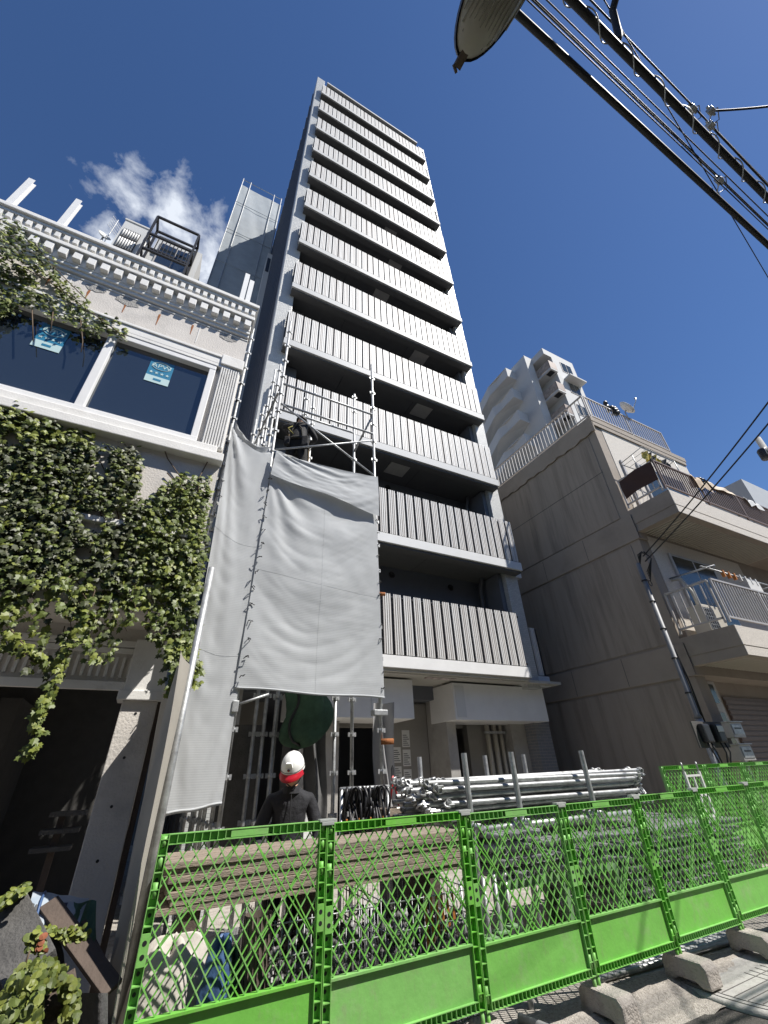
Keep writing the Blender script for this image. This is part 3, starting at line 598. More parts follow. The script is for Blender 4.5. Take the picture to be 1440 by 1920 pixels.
for i in range(5):
    a = -.1+i*.05; MB().tube([(EX+.02, EY-.03, 5.12), (EX+a+.03, EY-.1, 5.3+.03*i), (EX+.15+a*.5, EY-.16, 5.38-.02*i), (EX+.2, EY-.2, 5.22), (EX+.1, EY-.06, 4.95-.05*i)], .008, 6).build('wire_loop', rubber, em)
MB().tube([(EX+.08+.05*math.cos(t), EY-.05, 4.7+.06*math.sin(t)) for t in np.linspace(0, 6.28, 18)], .007, 5).build('wire_loop', rubber, em)
for i, (px, py, s_) in enumerate(((1440, 738, .12), (1440, 775, .10))):
    e = at(px, py, Z=6.1); d = (e-Vector((EX+.12, EY-.1, 5.25)))
    m = MB(); m.tube(sag((EX+.12, EY-.1, 5.3-.12*i), e+d*.6, s_), .013, 6)
    tag(m.build('service_cable', rubber), ['upper black service cable slanting up from the meter mast', 'lower black service cable slanting up from the meter mast'][i], 'cable', 'service cables')

# the house and all that belongs to it are modelled at 1:1.12 and enlarged here to full size, set on their plot
HS = 1.12
for o in [o for o in col.objects if o not in before_house and o.parent is None]:
    o.location = (o.location.x*HS, o.location.y*HS, o.location.z*HS-.192); o.scale = (HS, HS, HS)

# ------------------------------------------------------------------ background buildings
wb = root('white_apartment_block', (28, 18, 0), 'tall white apartment block with angular side balconies behind the grey house', 'building')
b = MB(); b.box(25, 26, 16.5, 30, 0, 35.5); b.box(26, 33, 17.3, 30, 0, 35.2); b.build('wall', farwhite, wb)
b = MB(); b.box(26.95, 30.1, 15.1, 17.3, 0, 35.5); b.build('bay', farwhite, wb)
b = MB(); b.box(26.0, 26.95, 15.1, 17.3, 34.7, 35.5); b.build('roof_canopy', farwhite, wb)
for i in range(9):
    z = 32.6-i*2.87
    s_ = MB().box(26.0, 26.95, 14.95, 17.3, z-.2, z).build('balcony', farwhite, wb)
    MB().box(26.0, 26.94, 14.94, 14.99, z, z+.95).build('balcony_panel', brown_m, s_)
    MB().box(25.99, 26.03, 15.0, 17.2, z+.05, z+.95).build('balcony_panel', M('patterned_panel', (.35, .29, .24), .7, var=.5, scale=3), s_)
    MB().box(26.15, 26.7, 15.1, 15.7, z-.215, z-.2005).build('hatch', black, s_)
    MB().box(26.1, 26.9, 17.28, 17.299, z+.05, z+2.2).build('pane', glass_g, wb)
    wn_ = MB().box(28.0, 29.5, 15.06, 15.099, z+.6, z+2.0).build('window', alu, wb); 
    for j in range(2): MB().box(28.06+j*.72, 28.72+j*.72, 15.05, 15.0595, z+.66, z+1.94).build('pane', glass_g, wn_)
    if i % 2: MB().box(27.7, 29.9, 14.4, 15.099, z+2.15, z+2.3).build('window_hood', farwhite, wb)
    MB().tube([(26.1+.14*(i % 2), 17.2, 0), (26.1+.14*(i % 2), 17.2, 35)], .05, 6).build('down_pipe', farwhite, wb) if i < 2 else None
    # angular stair landing on the side wall
    zt = 34.75-i*2.87
    if i < 7:
        P = [((23.85, 18.0), 0), ((23.85, 19.5), 0), ((23.5, 20.4), -.5), ((23.5, 24.5), -2.9), ((25, 24.5), -2.9), ((25, 18.0), 0)]; n = len(P)
        m = MB(); vs = [(x, y, zt-1.2+dz) for (x, y), dz in P]+[(x, y, zt+dz) for (x, y), dz in P]
        m.add(vs, [(0, 1, 2), (0, 2, 5), (2, 3, 4), (2, 4, 5)]+[(6, 8, 7), (6, 11, 8), (8, 10, 9), (8, 11, 10)]+[(j, (j+1) % n, n+(j+1) % n, n+j) for j in range(n)]); m.build('stair_landing', farwhite, wb)
m = MB()
for i in range(4): m.box(22.6+i*.35, 22.75+i*.35, 24+i*.5, 24.3+i*.5, 33.5, 35.2+.3*(i % 2))
m.box(22.5, 24, 23.9, 26, 33.2, 33.5); m.build('roof_plant', fargrey, wb)
gb = root('far_grey_building', (26, 8, 0), 'plain blue-grey building beyond the railed balconies', 'building')
p = at(1361, 912, X=22); q = at(1430, 876, X=22)
b = MB(); b.box(22, 30, 6.0, p.y+1.5, 0, p.z); b.build('wall', fargrey, gb)
b = MB(); b.box(21.98, 22, 6.0, p.y+1.5, p.z-1.6, p.z-1.55); b.box(21.97, 22, 7.9, 7.96, 0, p.z); b.build('panel_joint', stone_g, gb)
for z in (p.z-3.2, p.z-6):
    MB().box(21.95, 22-.001, 6.4, 7.4, z, z+1.1).build('window', glass_g, gb)
tt = at(1432, 850, Y=6.0)
tf = root('pole_transformer', (tt.x, 6.0, tt.z-.3), 'dark transformer drum on a pole at the street end', 'transformer')
MB().lathe([(.001, -.33), (.24, -.33), (.27, -.28), (.27, .25), (.22, .33), (.001, .34)], (tt.x+.12, 6.0, tt.z), 18).build('drum', black, tf)
MB().tube([(tt.x-.1, 5.85, tt.z-.22), (tt.x-.26, 5.8, tt.z-.12), (tt.x-.26, 5.8, tt.z+.12), (tt.x-.1, 5.85, tt.z+.2)], .018, 6).build('bracket', galv_w, tf)
MB().tube([(tt.x+.9, 6.05, 0), (tt.x+.9, 6.05, tt.z+1.5)], .15, 14).build('pole', conc, tf); MB().bar((tt.x+.3, 6.0, tt.z), (tt.x+.85, 6.05, tt.z), .08, .08).build('arm', galv, tf)

hb = root('rooftop_house', (-3.2, 11.5, 0), 'white block with curtained window and steel balcony rising behind the cornice', 'building')
b = MB(); b.box(-4.45, -3.68, 10.0, 14, 0, 18.3); b.box(-3.3, -1.88, 9.78, 14, 0, 17.9); b.box(-4.47, -3.66, 9.97, 14, 18.3, 18.38); b.build('wall', farwhite, hb)
wn_ = MB().box(-4.36, -3.85, 9.96, 9.999, 16.4, 17.75).build('window', black, hb); 
cu_ = MB()
for i in range(7): cu_.tube([(-4.32+i*.072, 9.955, 16.6), (-4.32+i*.072, 9.955, 17.15)], .026, 6); cu_.tube([(-4.32+i*.072, 9.955, 17.25), (-4.32+i*.072, 9.955, 17.68)], .026, 6)
cu_.build('curtain', paper, wn_)
w2 = MB().box(-3.15, -2.1, 9.74, 9.779, 16.2, 17.5).build('window', alu, hb); MB().box(-3.1, -2.15, 9.735, 9.7395, 16.25, 17.45).build('pane', glass_d, w2); MB().box(-2.65, -2.61, 9.725, 9.7345, 16.25, 17.45).build('mullion', alu, w2)
cu_ = MB()
for i in range(9): cu_.tube([(-3.1+i*.1, 9.73, 15.3), (-3.1+i*.1, 9.73, 16.1)], .035, 6)
cu_.build('curtain', paper, hb)
fb = MB(); xs_, ys_ = (-3.39, -2.07), (9.2, 9.7)
for x in xs_:
    for y in ys_: fb.bar((x, y, 14.6), (x, y, 17.95), .06, .06)
for z in (17.95, 16.8, 15.9):
    for y in ys_: fb.bar((xs_[0], y, z), (xs_[1], y, z), .07, .07)
    for x in xs_: fb.bar((x, ys_[0], z), (x, ys_[1], z), .07, .07)
fb.build('balcony_frame', black, hb)
bal = MB().box(-.012, .012, -.012, .012, 15.9, 16.8).mesh('baluster', black)
for i in range(11): inst('baluster', bal, (-3.3+i*.115, 9.2, 0), hb)
MB().tube([(-3.55, 9.7, 14), (-3.55, 9.7, 17.6)], .08, 8).build('vent_pipe', farwhite, hb); MB().tube([(-3.42, 9.72, 14), (-3.42, 9.72, 17.4)], .05, 8).build('vent_pipe', fargrey, hb)
ds_ = root('roof_dish', (-5.0, 10.5, 16.4), 'small grey dish and thin aerial beside the rooftop house', 'satellite dish')
m = MB(); m.lathe([(.001, -.05), (.15, -.03), (.26, .04), (.15, -.045), (.001, -.06)], n=18); q = Vector((.4, -.8, .35)).normalized().to_track_quat('Z', 'Y')
c0 = at(195, 442, Y=10.4); m.v = [tuple(q @ Vector(p)*.8+c0) for p in m.v]; m.build('reflector', farwhite, ds_)
m = MB(); m.tube([c0, c0+Vector((0, .1, -3.4))], .03, 6); m.tube([c0+Vector((.1, 0, -1)), c0+Vector((.1, 0, 1.25))], .012, 5)
for i in range(5): m.bar(c0+Vector((-.02, -.15, .5+i*.15)), c0+Vector((.22, .15, .5+i*.15)), .012, .012)
m.build('aerial', galv_w, ds_)
MB().box(-8, -4.47, 9.5, 13, 0, c0.z-3.2).build('wall', fargrey, hb)

st = root('sheeted_tower', (-1, 20, 0), 'building wrapped in pale grey scaffold sheeting behind the rooftop house', 'building')
SZ = 41.7
def fs(u, v):
    return (-2.52+u*3.2, 17.2+.02*math.sin(u*9+v*17)+.012*math.sin(v*61+u*7)*math.sin(u*14), v*SZ)
m = MB(); m.grid(fs, 40, 160); m.build('front_sheet', sheet_b, st)
b = MB(); b.box(-2.5, .66, 17.35, 24, 0, SZ-.3); b.build('core', sheet_b, st)
for x in (-2.5, -1.9, .0, .6): MB().tube([(x, 17.12, 0), (x, 17.12, SZ+1.0)], .03, 6).build('pole', galv, st)
m = MB()
for i in range(9): m.tube([(-2.5, 17.1, 5+i*4.2), (.66, 17.1, 5+i*4.2)], .018, 5)
m.tube([(-2.5, 17.12, SZ+.8), (.6, 17.12, SZ+.8)], .025, 5); m.build('seam', sheet_b, st)
b = MB(); b.box(.45, .78, 15.6, 17.1, 0, 30.9); b.build('white_annex', farwhite, st); MB().box(.5, .7, 15.58, 15.5999, 28.7, 30.3).build('annex_window', black, st)

# ------------------------------------------------------------------ overhead cables and street lamp
def xcable(px, py, Z, r, label, group=None, n=8, x0=-13.5, x1=23.5, name='overhead_cable', dz=0, mat=rubber):
    p = at(px, py, Z=Z); m = MB(); m.tube([(x0+(x1-x0)*i/60, p.y, Z+.0006*(x0+(x1-x0)*i/60-p.x)**2+dz) for i in range(61)], r, n)
    return tag(m.build(name, mat), label, 'cable', group), p
_, pa = xcable(1200, 238, 6.0, .024, 'thick black cable running from the street lamp across the sky')
_, pb = xcable(1258, 188, 6.25, .028, 'thickest black cable bundle, wrapped with a bright spiral wire')
sp = MB(); px0 = pb.x
pts = [(x, pb.y+.05*math.cos(x*16)*.8, 6.25+.0006*(x-px0)**2-.01+.04*math.sin(x*16)) for x in np.arange(.5, 9, .02)]
sp.tube(pts, .005, 5); tag(sp.build('spiral_hanger', galv), 'bright spiral hanger wire wound round the thickest cable', 'wire')
for i, (px, py, Z, r) in enumerate(((1215, 208, 6.9, .006), (1225, 213, 6.7, .006), (1228, 228, 6.6, .005), (1235, 205, 7.1, .006))):
    xcable(px, py, Z, r, 'thin black line strung between the two thick cables', 'thin lines between the thick cables', 6)
xcable(1300, 200, 7.3, .008, 'single thin line above the spiral-wrapped cable', None, 6)
a = at(1180, 80, Z=6.7); c_ = at(1440, 520, Z=6.7)
m = MB(); m.tube([a+(a-c_)*.8, a, c_, c_+(c_-a)*.5], .005, 6); tag(m.build('overhead_cable', rubber), 'thin line crossing under the thick lamp cable at a slant', 'cable')
p = at(1150, 45, Z=6.4); m = MB(); m.tube([p+Vector((-.1, -.5, .5)), p+Vector((.05, -.06, .28)), p+Vector((.12, .02, .05)), at(1155, 85, Z=6.28)], .028, 8); tag(m.build('drop_cable', rubber), 'curved black branch cable joining the wrapped bundle', 'cable')
def clamp(px, py, Z, label):
    p = at(px, py, Z=Z); r_ = root('line_clamp', p, label, 'clamp', 'clamps on the overhead lines')
    MB().box(p.x-.035, p.x+.035, p.y-.03, p.y+.03, p.z-.03, p.z+.03).build('body', galv_w, r_, .008)
    m = MB(); m.tube([p+Vector((0, 0, .02)), p+Vector((.07, -.05, .05)), p+Vector((.15, 0, 0)), p+Vector((.08, .08, -.04)), p], .006, 5); m.tube([p+Vector((-.06, 0, .02)), p+Vector((.06, 0, -.02))], .012, 6); m.build('jumper', galv, r_)
    return p
c1 = clamp(1333, 208, 7.3, 'upper metal clamp where a wire leaves for the right'); c2 = clamp(1332, 235, 7.2, 'lower metal clamp of the pair with looped wire'); clamp(1298, 204, 7.3, 'small clamp at the start of the looped jumper'); clamp(1348, 338, 6.7, 'bright clamp on the thin lines between the thick cables')
for p, e, l in ((c1, (1440, 194), 'wire leaving the upper clamp towards the right'), (c2, (1440, 350), 'wire running down from the lower clamp')):
    q = at(*e, Z=p.z-.1); m = MB(); m.tube(sag(p, q+(q-p)*1.2, .08), .010, 6); tag(m.build('branch_wire', rubber), l, 'wire')
for x in (-13.6, 23.6):
    up_ = root('utility_pole', (x, .3, -.06), 'concrete utility pole carrying the street cables', 'utility pole', 'utility poles')
    MB().tube([(x, .3, -.06), (x, .3, 9)], [.17, .11], 14).build('pole', conc, up_); MB().bar((x, -.6, 6.4), (x, 1.2, 6.4), .08, .08).build('cross_arm', galv, up_)
LZ = 4.5
tip = at(864, 112, Z=LZ); mid = at(918, 8, Z=LZ); ax = (mid-tip).normalized(); sd_ = ax.cross(Vector((0, 0, 1))).normalized()
lp = root('street_lamp', (tip+ax*1.9).to_tuple()[:2]+(-.06,), 'long oval street lamp head with ribbed lens seen from below', 'street lamp')
def lam(prof, zf, n=40):   # boat-shaped shell around the lamp axis
    vs = []
    for k, (wd, dz, s0, s1) in enumerate(prof):
        for i in range(n):
            t = 2*math.pi*i/n; s = (1-math.cos(t))/2
            xx = math.sin(t)*wd*(1-.25*s); vs.append(tip+ax*(s0+(s1-s0)*s)+sd_*xx+Vector((0, 0, dz)))
    fs_ = [(k*n+i, k*n+(i+1) % n, (k+1)*n+(i+1) % n, (k+1)*n+i) for k in range(len(prof)-1) for i in range(n)]
    return vs, fs_
m = MB(); vs, fs_ = lam([(.148, .0, .0, .72), (.15, .03, -.005, .725), (.13, .09, .02, .72), (.08, .13, .1, .68), (.01, .14, .3, .5)], 0); m.add(vs, fs_, True); m.build('housing', side_d, lp)
m = MB(); vs, fs_ = lam([(.14, .005, .012, .70), (.11, -.03, .04, .66), (.06, -.045, .12, .6), (.005, -.05, .3, .5)], 0); m.add(vs, fs_, True); lens = m.build('lens', lens_m, lp)
for i in range(-6, 7):
    o_ = i*.019; e = math.sqrt(max(0, 1-(o_/.135)**2)); a0 = .33-.28*e; a1 = .36+.28*e
    MB().tube([tip+ax*(a0+(a1-a0)*t/12)+sd_*o_+Vector((0, 0, -.022-.052*math.sin(math.pi*t/12)*(1-abs(o_)/.16))) for t in range(13)], .0035, 5).build('lens_rib', rib_m, lens)
m = MB(); m.bar(tip+ax*.14+Vector((0, 0, .03)), tip+ax*.5+Vector((0, 0, .03)), .05, .05); m.build('lamp_tube', paper, lens)
m = MB(); m.bar(tip-ax*.03, tip+ax*.045, .035, .03); m.tube([tip-ax*.03+sd_*.02, tip-ax*.045-sd_*.01], .008, 6); m.build('latch', board_d, lp)
m = MB(); m.tube([tip+ax*.7+Vector((0, 0, .05)), tip+ax*1.4+Vector((0, 0, .1)), tip+ax*1.9+Vector((0, 0, -.1))], .03, 10); m.build('arm', galv, lp)
m = MB(); q = tip+ax*1.9; m.tube([(q.x, q.y, -.06), (q.x, q.y, 5.2)], .07, 14); m.build('pole', galv_w, lp)
# ------------------------------------------------------------------ scaffold with sheets
SY, SB = 5.4, 6.05; SX0, SX1 = .88, 2.74
sc = root('scaffold', (1.8, 5.7, 0), 'galvanised tube scaffold standing in front of the tower, its top bay open', 'scaffold')
scaffold_pole(sc, SX0, SY, 0, 9.6); scaffold_pole(sc, SX1, SY, 0, 9.26); scaffold_pole(sc, SX0+.02, SB, 0, 9.0); scaffold_pole(sc, 2.61, SB, 0, 8.9); scaffold_pole(sc, 1.55, SB+.1, 0, 8.6); scaffold_pole(sc, 1.72, SB+.15, 3.0, 8.9)
for x, y, z1 in ((.86, 6.4, 9.2), (.85, 6.7, 8.85), (.82, 7.0, 8.6), (.73, 7.2, 8.35), (.84, 7.4, 8.3)): scaffold_pole(sc, x, y, 0, z1)
scaffold_pole(sc, .22, 5.9, 0, 9.6); scaffold_pole(sc, .2, 5.5, 0, 6.5)
for x in (1.36, 1.5, 2.33, 1.24): scaffold_pole(sc, x, 6.0, 0, 3.0)
def ledger(p, q, r=.0213, name='ledger', mt=galv): return MB().tube([p, q], r, 8).build(name, mt, sc)
for z in (7.72, 7.2): ledger((SX0, SY, z), (SX1, SY, z)); 
ledger((SX0, SB, 7.72), (2.61, SB, 7.72)); ledger((SX0, SY, 7.7), (.8, 7.4, 7.75)); ledger((SX1, SY, 7.72), (2.61, SB, 7.2)); ledger((SX1, SY, 5.9), (2.61, SB, 5.75))
ledger((SX0+.03, SY-.03, 7.18), (SX1-.02, SY-.03, 6.15), .016, 'brace'); ledger((SX0+.05, SY-.035, 6.12), (SX1-.05, SY-.035, 6.98), .016, 'brace')
for z in (4.0, 5.72):
    ledger((SX0, SY, z), (SX1, SY, z)); ledger((SX0, SB, z), (2.61, SB, z)); ledger((SX0, SY, z), (SX0, SB, z)); ledger((SX1, SY, z), (2.61, SB, z))
for z in (3.9, 5.76): MB().box(SX0+.05, SX1-.05, SY+.08, SB-.05, z, z+.045).build('deck', galv_w, sc, .006)
ledger((SX0-.06, SY+.02, 2.28), (SX0+.35, SY-.06, 2.42), .016); MB().box(SX0-.05, SX0+.02, SY-.07, SY-.03, 2.22, 2.34).build('clamp', galv_w, sc, .008)
MB().box(SX1-.12, SX1+.08, SY-.06, SY+.06, 2.22, 2.29).build('clamp', galv_w, sc, .01)
c_ = MB(); c_.tube([(SX1-.02, SY-.03, 1.92), (SX1+.13, SY-.09, 1.92)], .035, 10); c_.build('clamp', rust, sc)
c_ = MB(); c_.tube([(SX1-.02, SY-.03, 3.9), (SX1+.10, SY-.06, 3.9)], .03, 8); c_.build('clamp', rust, sc)
for x, y in ((SX0, SY), (SX1, SY), (SX0+.02, SB), (2.61, SB)):
    MB().box(x-.07, x+.07, y-.07, y+.07, .0, .012).build('base_plate', galv_w, sc)

from mathutils import noise as mnoise
def folds(u, v, amp, k, ph):
    s = v*k+2.6*(u-.5)**2+.35*u; a = mnoise.noise(Vector((s*1.5+ph*3, u*.9, ph))); b2 = mnoise.noise(Vector((s*4.2-ph, u*2.0+ph, 3.1))); c2_ = mnoise.noise(Vector((u*7+v*5+ph, v*11-u*4, 7.7)))
    return amp*(1.1*a+.5*(.5-abs(b2)*1.6)*(.4+.6*abs(a))+.16*c2_+.12*(.5-abs(mnoise.noise(Vector((u*3+ph, v*26, 1.3))))))
    return amp*(.55*math.sin(2*math.pi*(v*k+1.5*(u-.5)**2*2.2+.25*math.sin(u*3))+ph)+.3*math.sin(2*math.pi*(v*k*1.9+2.2*(u-.45)**2)+ph*2)+.25*math.sin(u*11+v*3+ph)*v+.18*math.sin(2*math.pi*(v*k*3.1-u*1.2)))
def sheet(name, tl, tr, bl, br, y, amp, k, ph, label, mt=sheet_w, nu=70, nv=130, sagt=.12, sagb=.02, sidein=.0):
    def fn(u, v):
        top = Vector((tl[0]+(tr[0]-tl[0])*u, 0, tl[1]+(tr[1]-tl[1])*u-sagt*4*u*(1-u))); bot = Vector((bl[0]+(br[0]-bl[0])*u, 0, bl[1]+(br[1]-bl[1])*u+sagb*math.sin(u*7+1)*u*(1-u)*3))
        p = top.lerp(bot, v); e = min(1, 6*u, 6*(1-u))**.7
        # gather creases that fan from the tied top corners
        c1 = math.exp(-v*3.2)*math.sin(14*math.atan2(v+.02, u+.02))*.03*min(1, u*8)*(1-u)
        return (p.x+sidein*math.sin(math.pi*v)*(1 if u < .5 else -1)*abs(u-.5), y+folds(u, v, amp, k, ph)*(.25+.75*e)+c1, p.z)
    m = MB(); m.grid(fn, nu, nv); o = m.build(name, mt)
    return tag(o, label, 'sheet', 'scaffold sheets'), fn
o, fn1 = sheet('scaffold_sheet', (SX0+.02, 5.62), (SX1-.02, 5.34), (SX0-.05, 2.46), (SX1+.03, 2.42), SY-.065, .034, 3.4, .4, 'large pale grey sheet with curved folds hung across the scaffold front', sagt=.02)
o2, fn2 = sheet('scaffold_sheet', (SX0+.04, 6.02), (SX1, 6.07-.0), (SX0, 5.53), (SX1, 5.24), SY-.14, .04, 1.4, 1.7, 'shallow pale grey sheet strip tied along the top of the large sheet', nv=30, sagt=.06, sagb=-.03)
o3, fn3 = sheet('scaffold_sheet', (.20, 6.32), (SX0-.0, 5.98), (.36, 1.30), (SX0-.01, 1.36), SY-.045, .022, 4.6, 2.2, 'narrow tall grey sheet closing the gap beside the ivy wall', nu=20, sagt=.14, sagb=.012)
o4, _ = sheet('scaffold_sheet', (.24, 6.45), (SX0-.02, 6.2), (.26, 6.0), (SX0-.02, 5.9), SY-.02, .07, 1.3, .2, 'crumpled upper end of grey sheeting knotted at the corner pole', nu=18, nv=14, sagt=.22)
tie = MB().tube([(.0, 0, 0), (.02, -.03, .01), (.0, -.045, -.01), (-.02, -.02, .0), (-.03, .01, -.02)], .006, 5).mesh('tie_cord', black)
for i in range(14):
    z = 2.6+i*.22; inst('tie_cord', tie, (SX0+.01, SY-.1, z), sc, rot=(0, .3*math.sin(i*5), i)); inst('tie_cord', tie, (SX1+.005, SY-.05, z-.05), sc, rot=(0, .4*math.sin(i*3), i*2))
    inst('tie_cord', tie, (.24+.01*i*0, SY-.02, 2.2+i*.28), sc, rot=(0, .3*math.sin(i*4), i*1.3))
hem = MB(); hem.tube([Vector(fn3(i/20, 1.0))+Vector((0, -.004, .02)) for i in range(21)], .012, 6); hem.build('hem', sheet_w, o3)
hem = MB(); hem.tube([Vector(fn1(i/40, 1.0))+Vector((0, -.004, .015)) for i in range(41)], .010, 6); hem.build('hem', sheet_w, o)
for s_, fn in ((o, fn1),):
    for v in (.52,):
        sm = MB(); sm.tube([Vector(fn(u/60, v))+Vector((0, -.001, 0)) for u in range(61)], .0012, 4, False); sm.build('seam', sheet_w, s_)
    for u in (.5,):
        sm = MB(); sm.tube([Vector(fn(u, v/60))+Vector((0, -.001, 0)) for v in range(61)], .0012, 4, False); sm.build('seam', sheet_w, s_)
for v in (.36, .68):
    sm = MB(); sm.tube([Vector(fn3(u/20, v))+Vector((0, -.001, 0)) for u in range(21)], .0014, 4, False); sm.build('seam', sheet_w, o3)
# pole and brown curtain along the plot boundary
cp = MB(); cp.tube([(.25, 4.1, 0), (.25, 4.1, 3.36)], .0303, 12); tag(cp.build('boundary_pole', galv), 'smooth steel pole at the end of the green fence beside the ivy', 'pole')
def fcur(u, v):
    y = 5.75-u*2.25; zt = 2.45-.05*math.sin(u*9); x = .19+.035*math.sin(u*15+v*2.5)+.05*math.sin(u*5+v*4)*v-.06*v*u
    return (x, y, .05+(zt-.05)*v)
m = MB(); m.grid(fcur, 60, 30); tag(m.build('boundary_curtain', curtain_m), 'drab beige dust curtain hanging along the plot boundary behind the pole', 'curtain')
# hanging green sack, nets, straps
def sack(u, v):
    t = u*2*math.pi; r_ = .33*(max(0, 1-v**4))**.5*(.72+.42*v)*(1+.14*math.sin(t*3+v*4)+.08*math.sin(t*7+v*9)); 
    return (1.85+r_*math.cos(t)*1.05+.05*math.sin(v*5), 5.86+r_*.6*math.sin(t), 1.90+.64*(1-v)+.03*math.sin(t*3+1)*v)
m = MB(); m.grid(lambda u, v: sack(u, 1-v), 36, 22); gs = root('debris_sack', (1.85, 5.86, 1.9), 'bulging green mesh sack hanging under the scaffold deck', 'sack'); m.build('sack', netgreen, gs)
for a in (.9, 2.1, 4.0): MB().tube([Vector(sack(a/6.28, v/14))+Vector((0, -.012 if math.sin(a) < 0 else .012, 0)) for v in range(0, 15)], .018, 5).build('strap', black, gs)
def net(x0, x1, z0, z1, y, ph, lab, mt=netgrey):
    m = MB(); m.grid(lambda u, v: (x0+(x1-x0)*u+.08*math.sin(v*4+ph)*(1-v), y+.06*math.sin(u*10+ph)+.04*math.sin(v*5+u*6), z0+(z1-z0)*v), 20, 24)
    return tag(m.build('hanging_net', mt), lab, 'net', 'nets under the scaffold')
net(1.98, 2.28, 1.0, 2.5, 6.25, .5, 'dark grey net gathered behind the green sack')
net(1.75, 1.98, .9, 2.5, 6.3, 2.0, 'narrow dark net falling left of the gathered one')
net(2.72, 2.98, .9, 2.4, 5.55, 1.0, 'pale grey net strip hanging on the right scaffold pole', M('pale_net', (.3, .3, .3), .8))
m = MB(); m.grid(lambda u, v: (.95+u*.55, 6.5+.03*math.sin(u*8), .9+v*1.3), 10, 10); tag(m.build('plywood_sheet', stone_g), 'grey panel leaning in the shade behind the narrow sheet', 'panel')
hs = root('harness_rail', (2.3, 5.0, 0), 'row of black safety straps hung in loops on a rail', 'harness rail')
MB().tube([(2.02, 5.0, 1.45), (2.62, 5.0, 1.45)], .02, 8).build('rail', galv, hs)
for x in (2.04, 2.6): MB().tube([(x, 5.0, 0), (x, 5.0, 1.45)], .02, 8).build('post', galv, hs)
rs = random.Random(11)
for i in range(11):
    x = 2.08+i*.046; l_ = .17+.04*rs.random(); tl_ = rs.random()*.5-.25
    m = MB(); m.tube([(x+.035*math.cos(t)*1.0+tl_*.1*math.sin(t), 5.0-.05+.05*math.sin(t*2+i), 1.46-l_+l_*math.sin(t)) for t in np.linspace(0, 2*math.pi, 26)], .013, 6); m.build('strap_loop', black, hs)
    MB().box(x-.01, x+.012, 4.93, 4.95, 1.10+.04*rs.random(), 1.19).build('buckle', galv if i % 3 else orange, hs, .003)
bc = root('bolt_cutter', (2.86, 5.33, 1.3), 'red-handled bolt cutter hung on the scaffold pole', 'bolt cutter')
MB().tube([(2.80, 5.33, 1.28), (2.84, 5.33, 1.46), (2.845, 5.33, 1.55)], .012, 7).build('handle', redtool, bc); MB().tube([(2.92, 5.33, 1.24), (2.87, 5.33, 1.46), (2.85, 5.33, 1.55)], .012, 7).build('handle', redtool, bc)
MB().prism([(2.835, 1.54), (2.865, 1.54), (2.87, 1.62), (2.85, 1.66), (2.83, 1.62)], 'y', 5.32, 5.34).build('jaw', black, bc)

# ------------------------------------------------------------------ green fence
PW, PH = 1.083, 1.09
proto = root('construction_barrier', (0, 0, 0), 'green plastic fence panel', 'barrier', 'green fence panels')
def cellpost(x0):
    m = MB(); x1 = x0+.05
    m.box(x0, x0+.004, -.022, .02, 0, PH); m.box(x1-.004, x1, -.022, .02, 0, PH); m.box(x0+.004, x1-.004, .014, .018, 0, PH)
    z = .0
    while z < PH: 
        m.box(x0+.004, x1-.004, -.020, .014, z, z+.005); z += .076
    for z0, z1 in ((.80, .87), (.93, .99), (1.03, 1.08), (.04, .12)): m.tube([(x0+.025, -.001, z0), (x0+.025, -.001, z1)], .017, 10)
    m.box(x0+.003, x1-.003, -.0225, -.016, .53, .66)
    for z in (.568, .622): m.tube([(x0+.025, -.0235, z), (x0+.025, -.0222, z)], .012, 10, m=1)
    for z in np.arange(.15, 1.0, .076): m.tube([(x0+.025, .0125, z+.045), (x0+.025, .0138, z+.045)], .010, 8, m=1)
    return m.build('side_post', [green, black], proto)
cellpost(0); cellpost(PW-.05)
m = MB(); m.box(.05, PW-.05, -.022, -.0185+.0, PH-.004, PH); m.box(.05, PW-.05, -.022, .02, PH-.004, PH); m.box(.05, PW-.05, -.022, .02, PH-.052, PH-.048); m.box(.05, PW-.05, .012, .016, PH-.048, PH-.004)
m.box(.42, PW-.42, -.019, -.015, PH-.042, PH-.004)
for i in range(8):
    for x in (.05+i*.048, PW-.05-i*.048): m.box(x-.002, x+.002, -.021, .012, PH-.048, PH-.004)
m.box(.42-.05, PW-.42+.05, -.021, .011, PH-.0485, PH-.0445); m.build('top_rail', green, proto)
m = MB(); m.box(.05, PW-.05, -.022, .02, 0, .004); m.box(.05, PW-.05, -.022, .02, .044, .048); m.box(.05, PW-.05, .012, .016, .004, .044)
x = .07
while x < PW-.06: m.box(x, x+.004, -.021, .012, .004, .044); x += .036
m.build('bottom_rail', green, proto)
m = MB(); m.box(.05, PW-.05, .0, .006, .048, .315); m.build('kick_panel', green, proto)
m = MB(); m.box(.05, PW-.05, -.022, .02, .315, .327); m.build('middle_rail', green, proto)
X0, X1, Z0, Z1 = .05, PW-.05, .327, PH-.052
def clip(xa, slope):
    pts = []
    for z in (Z0, Z1):
        x = xa+(z-Z0)/slope
        if X0 <= x <= X1: pts.append((x, z))
    for x in (X0, X1):
        z = Z0+(x-xa)*slope
        if Z0 < z < Z1: pts.append((x, z))
    return pts[:2] if len(pts) >= 2 else None
SL = 1.38; dx = .078
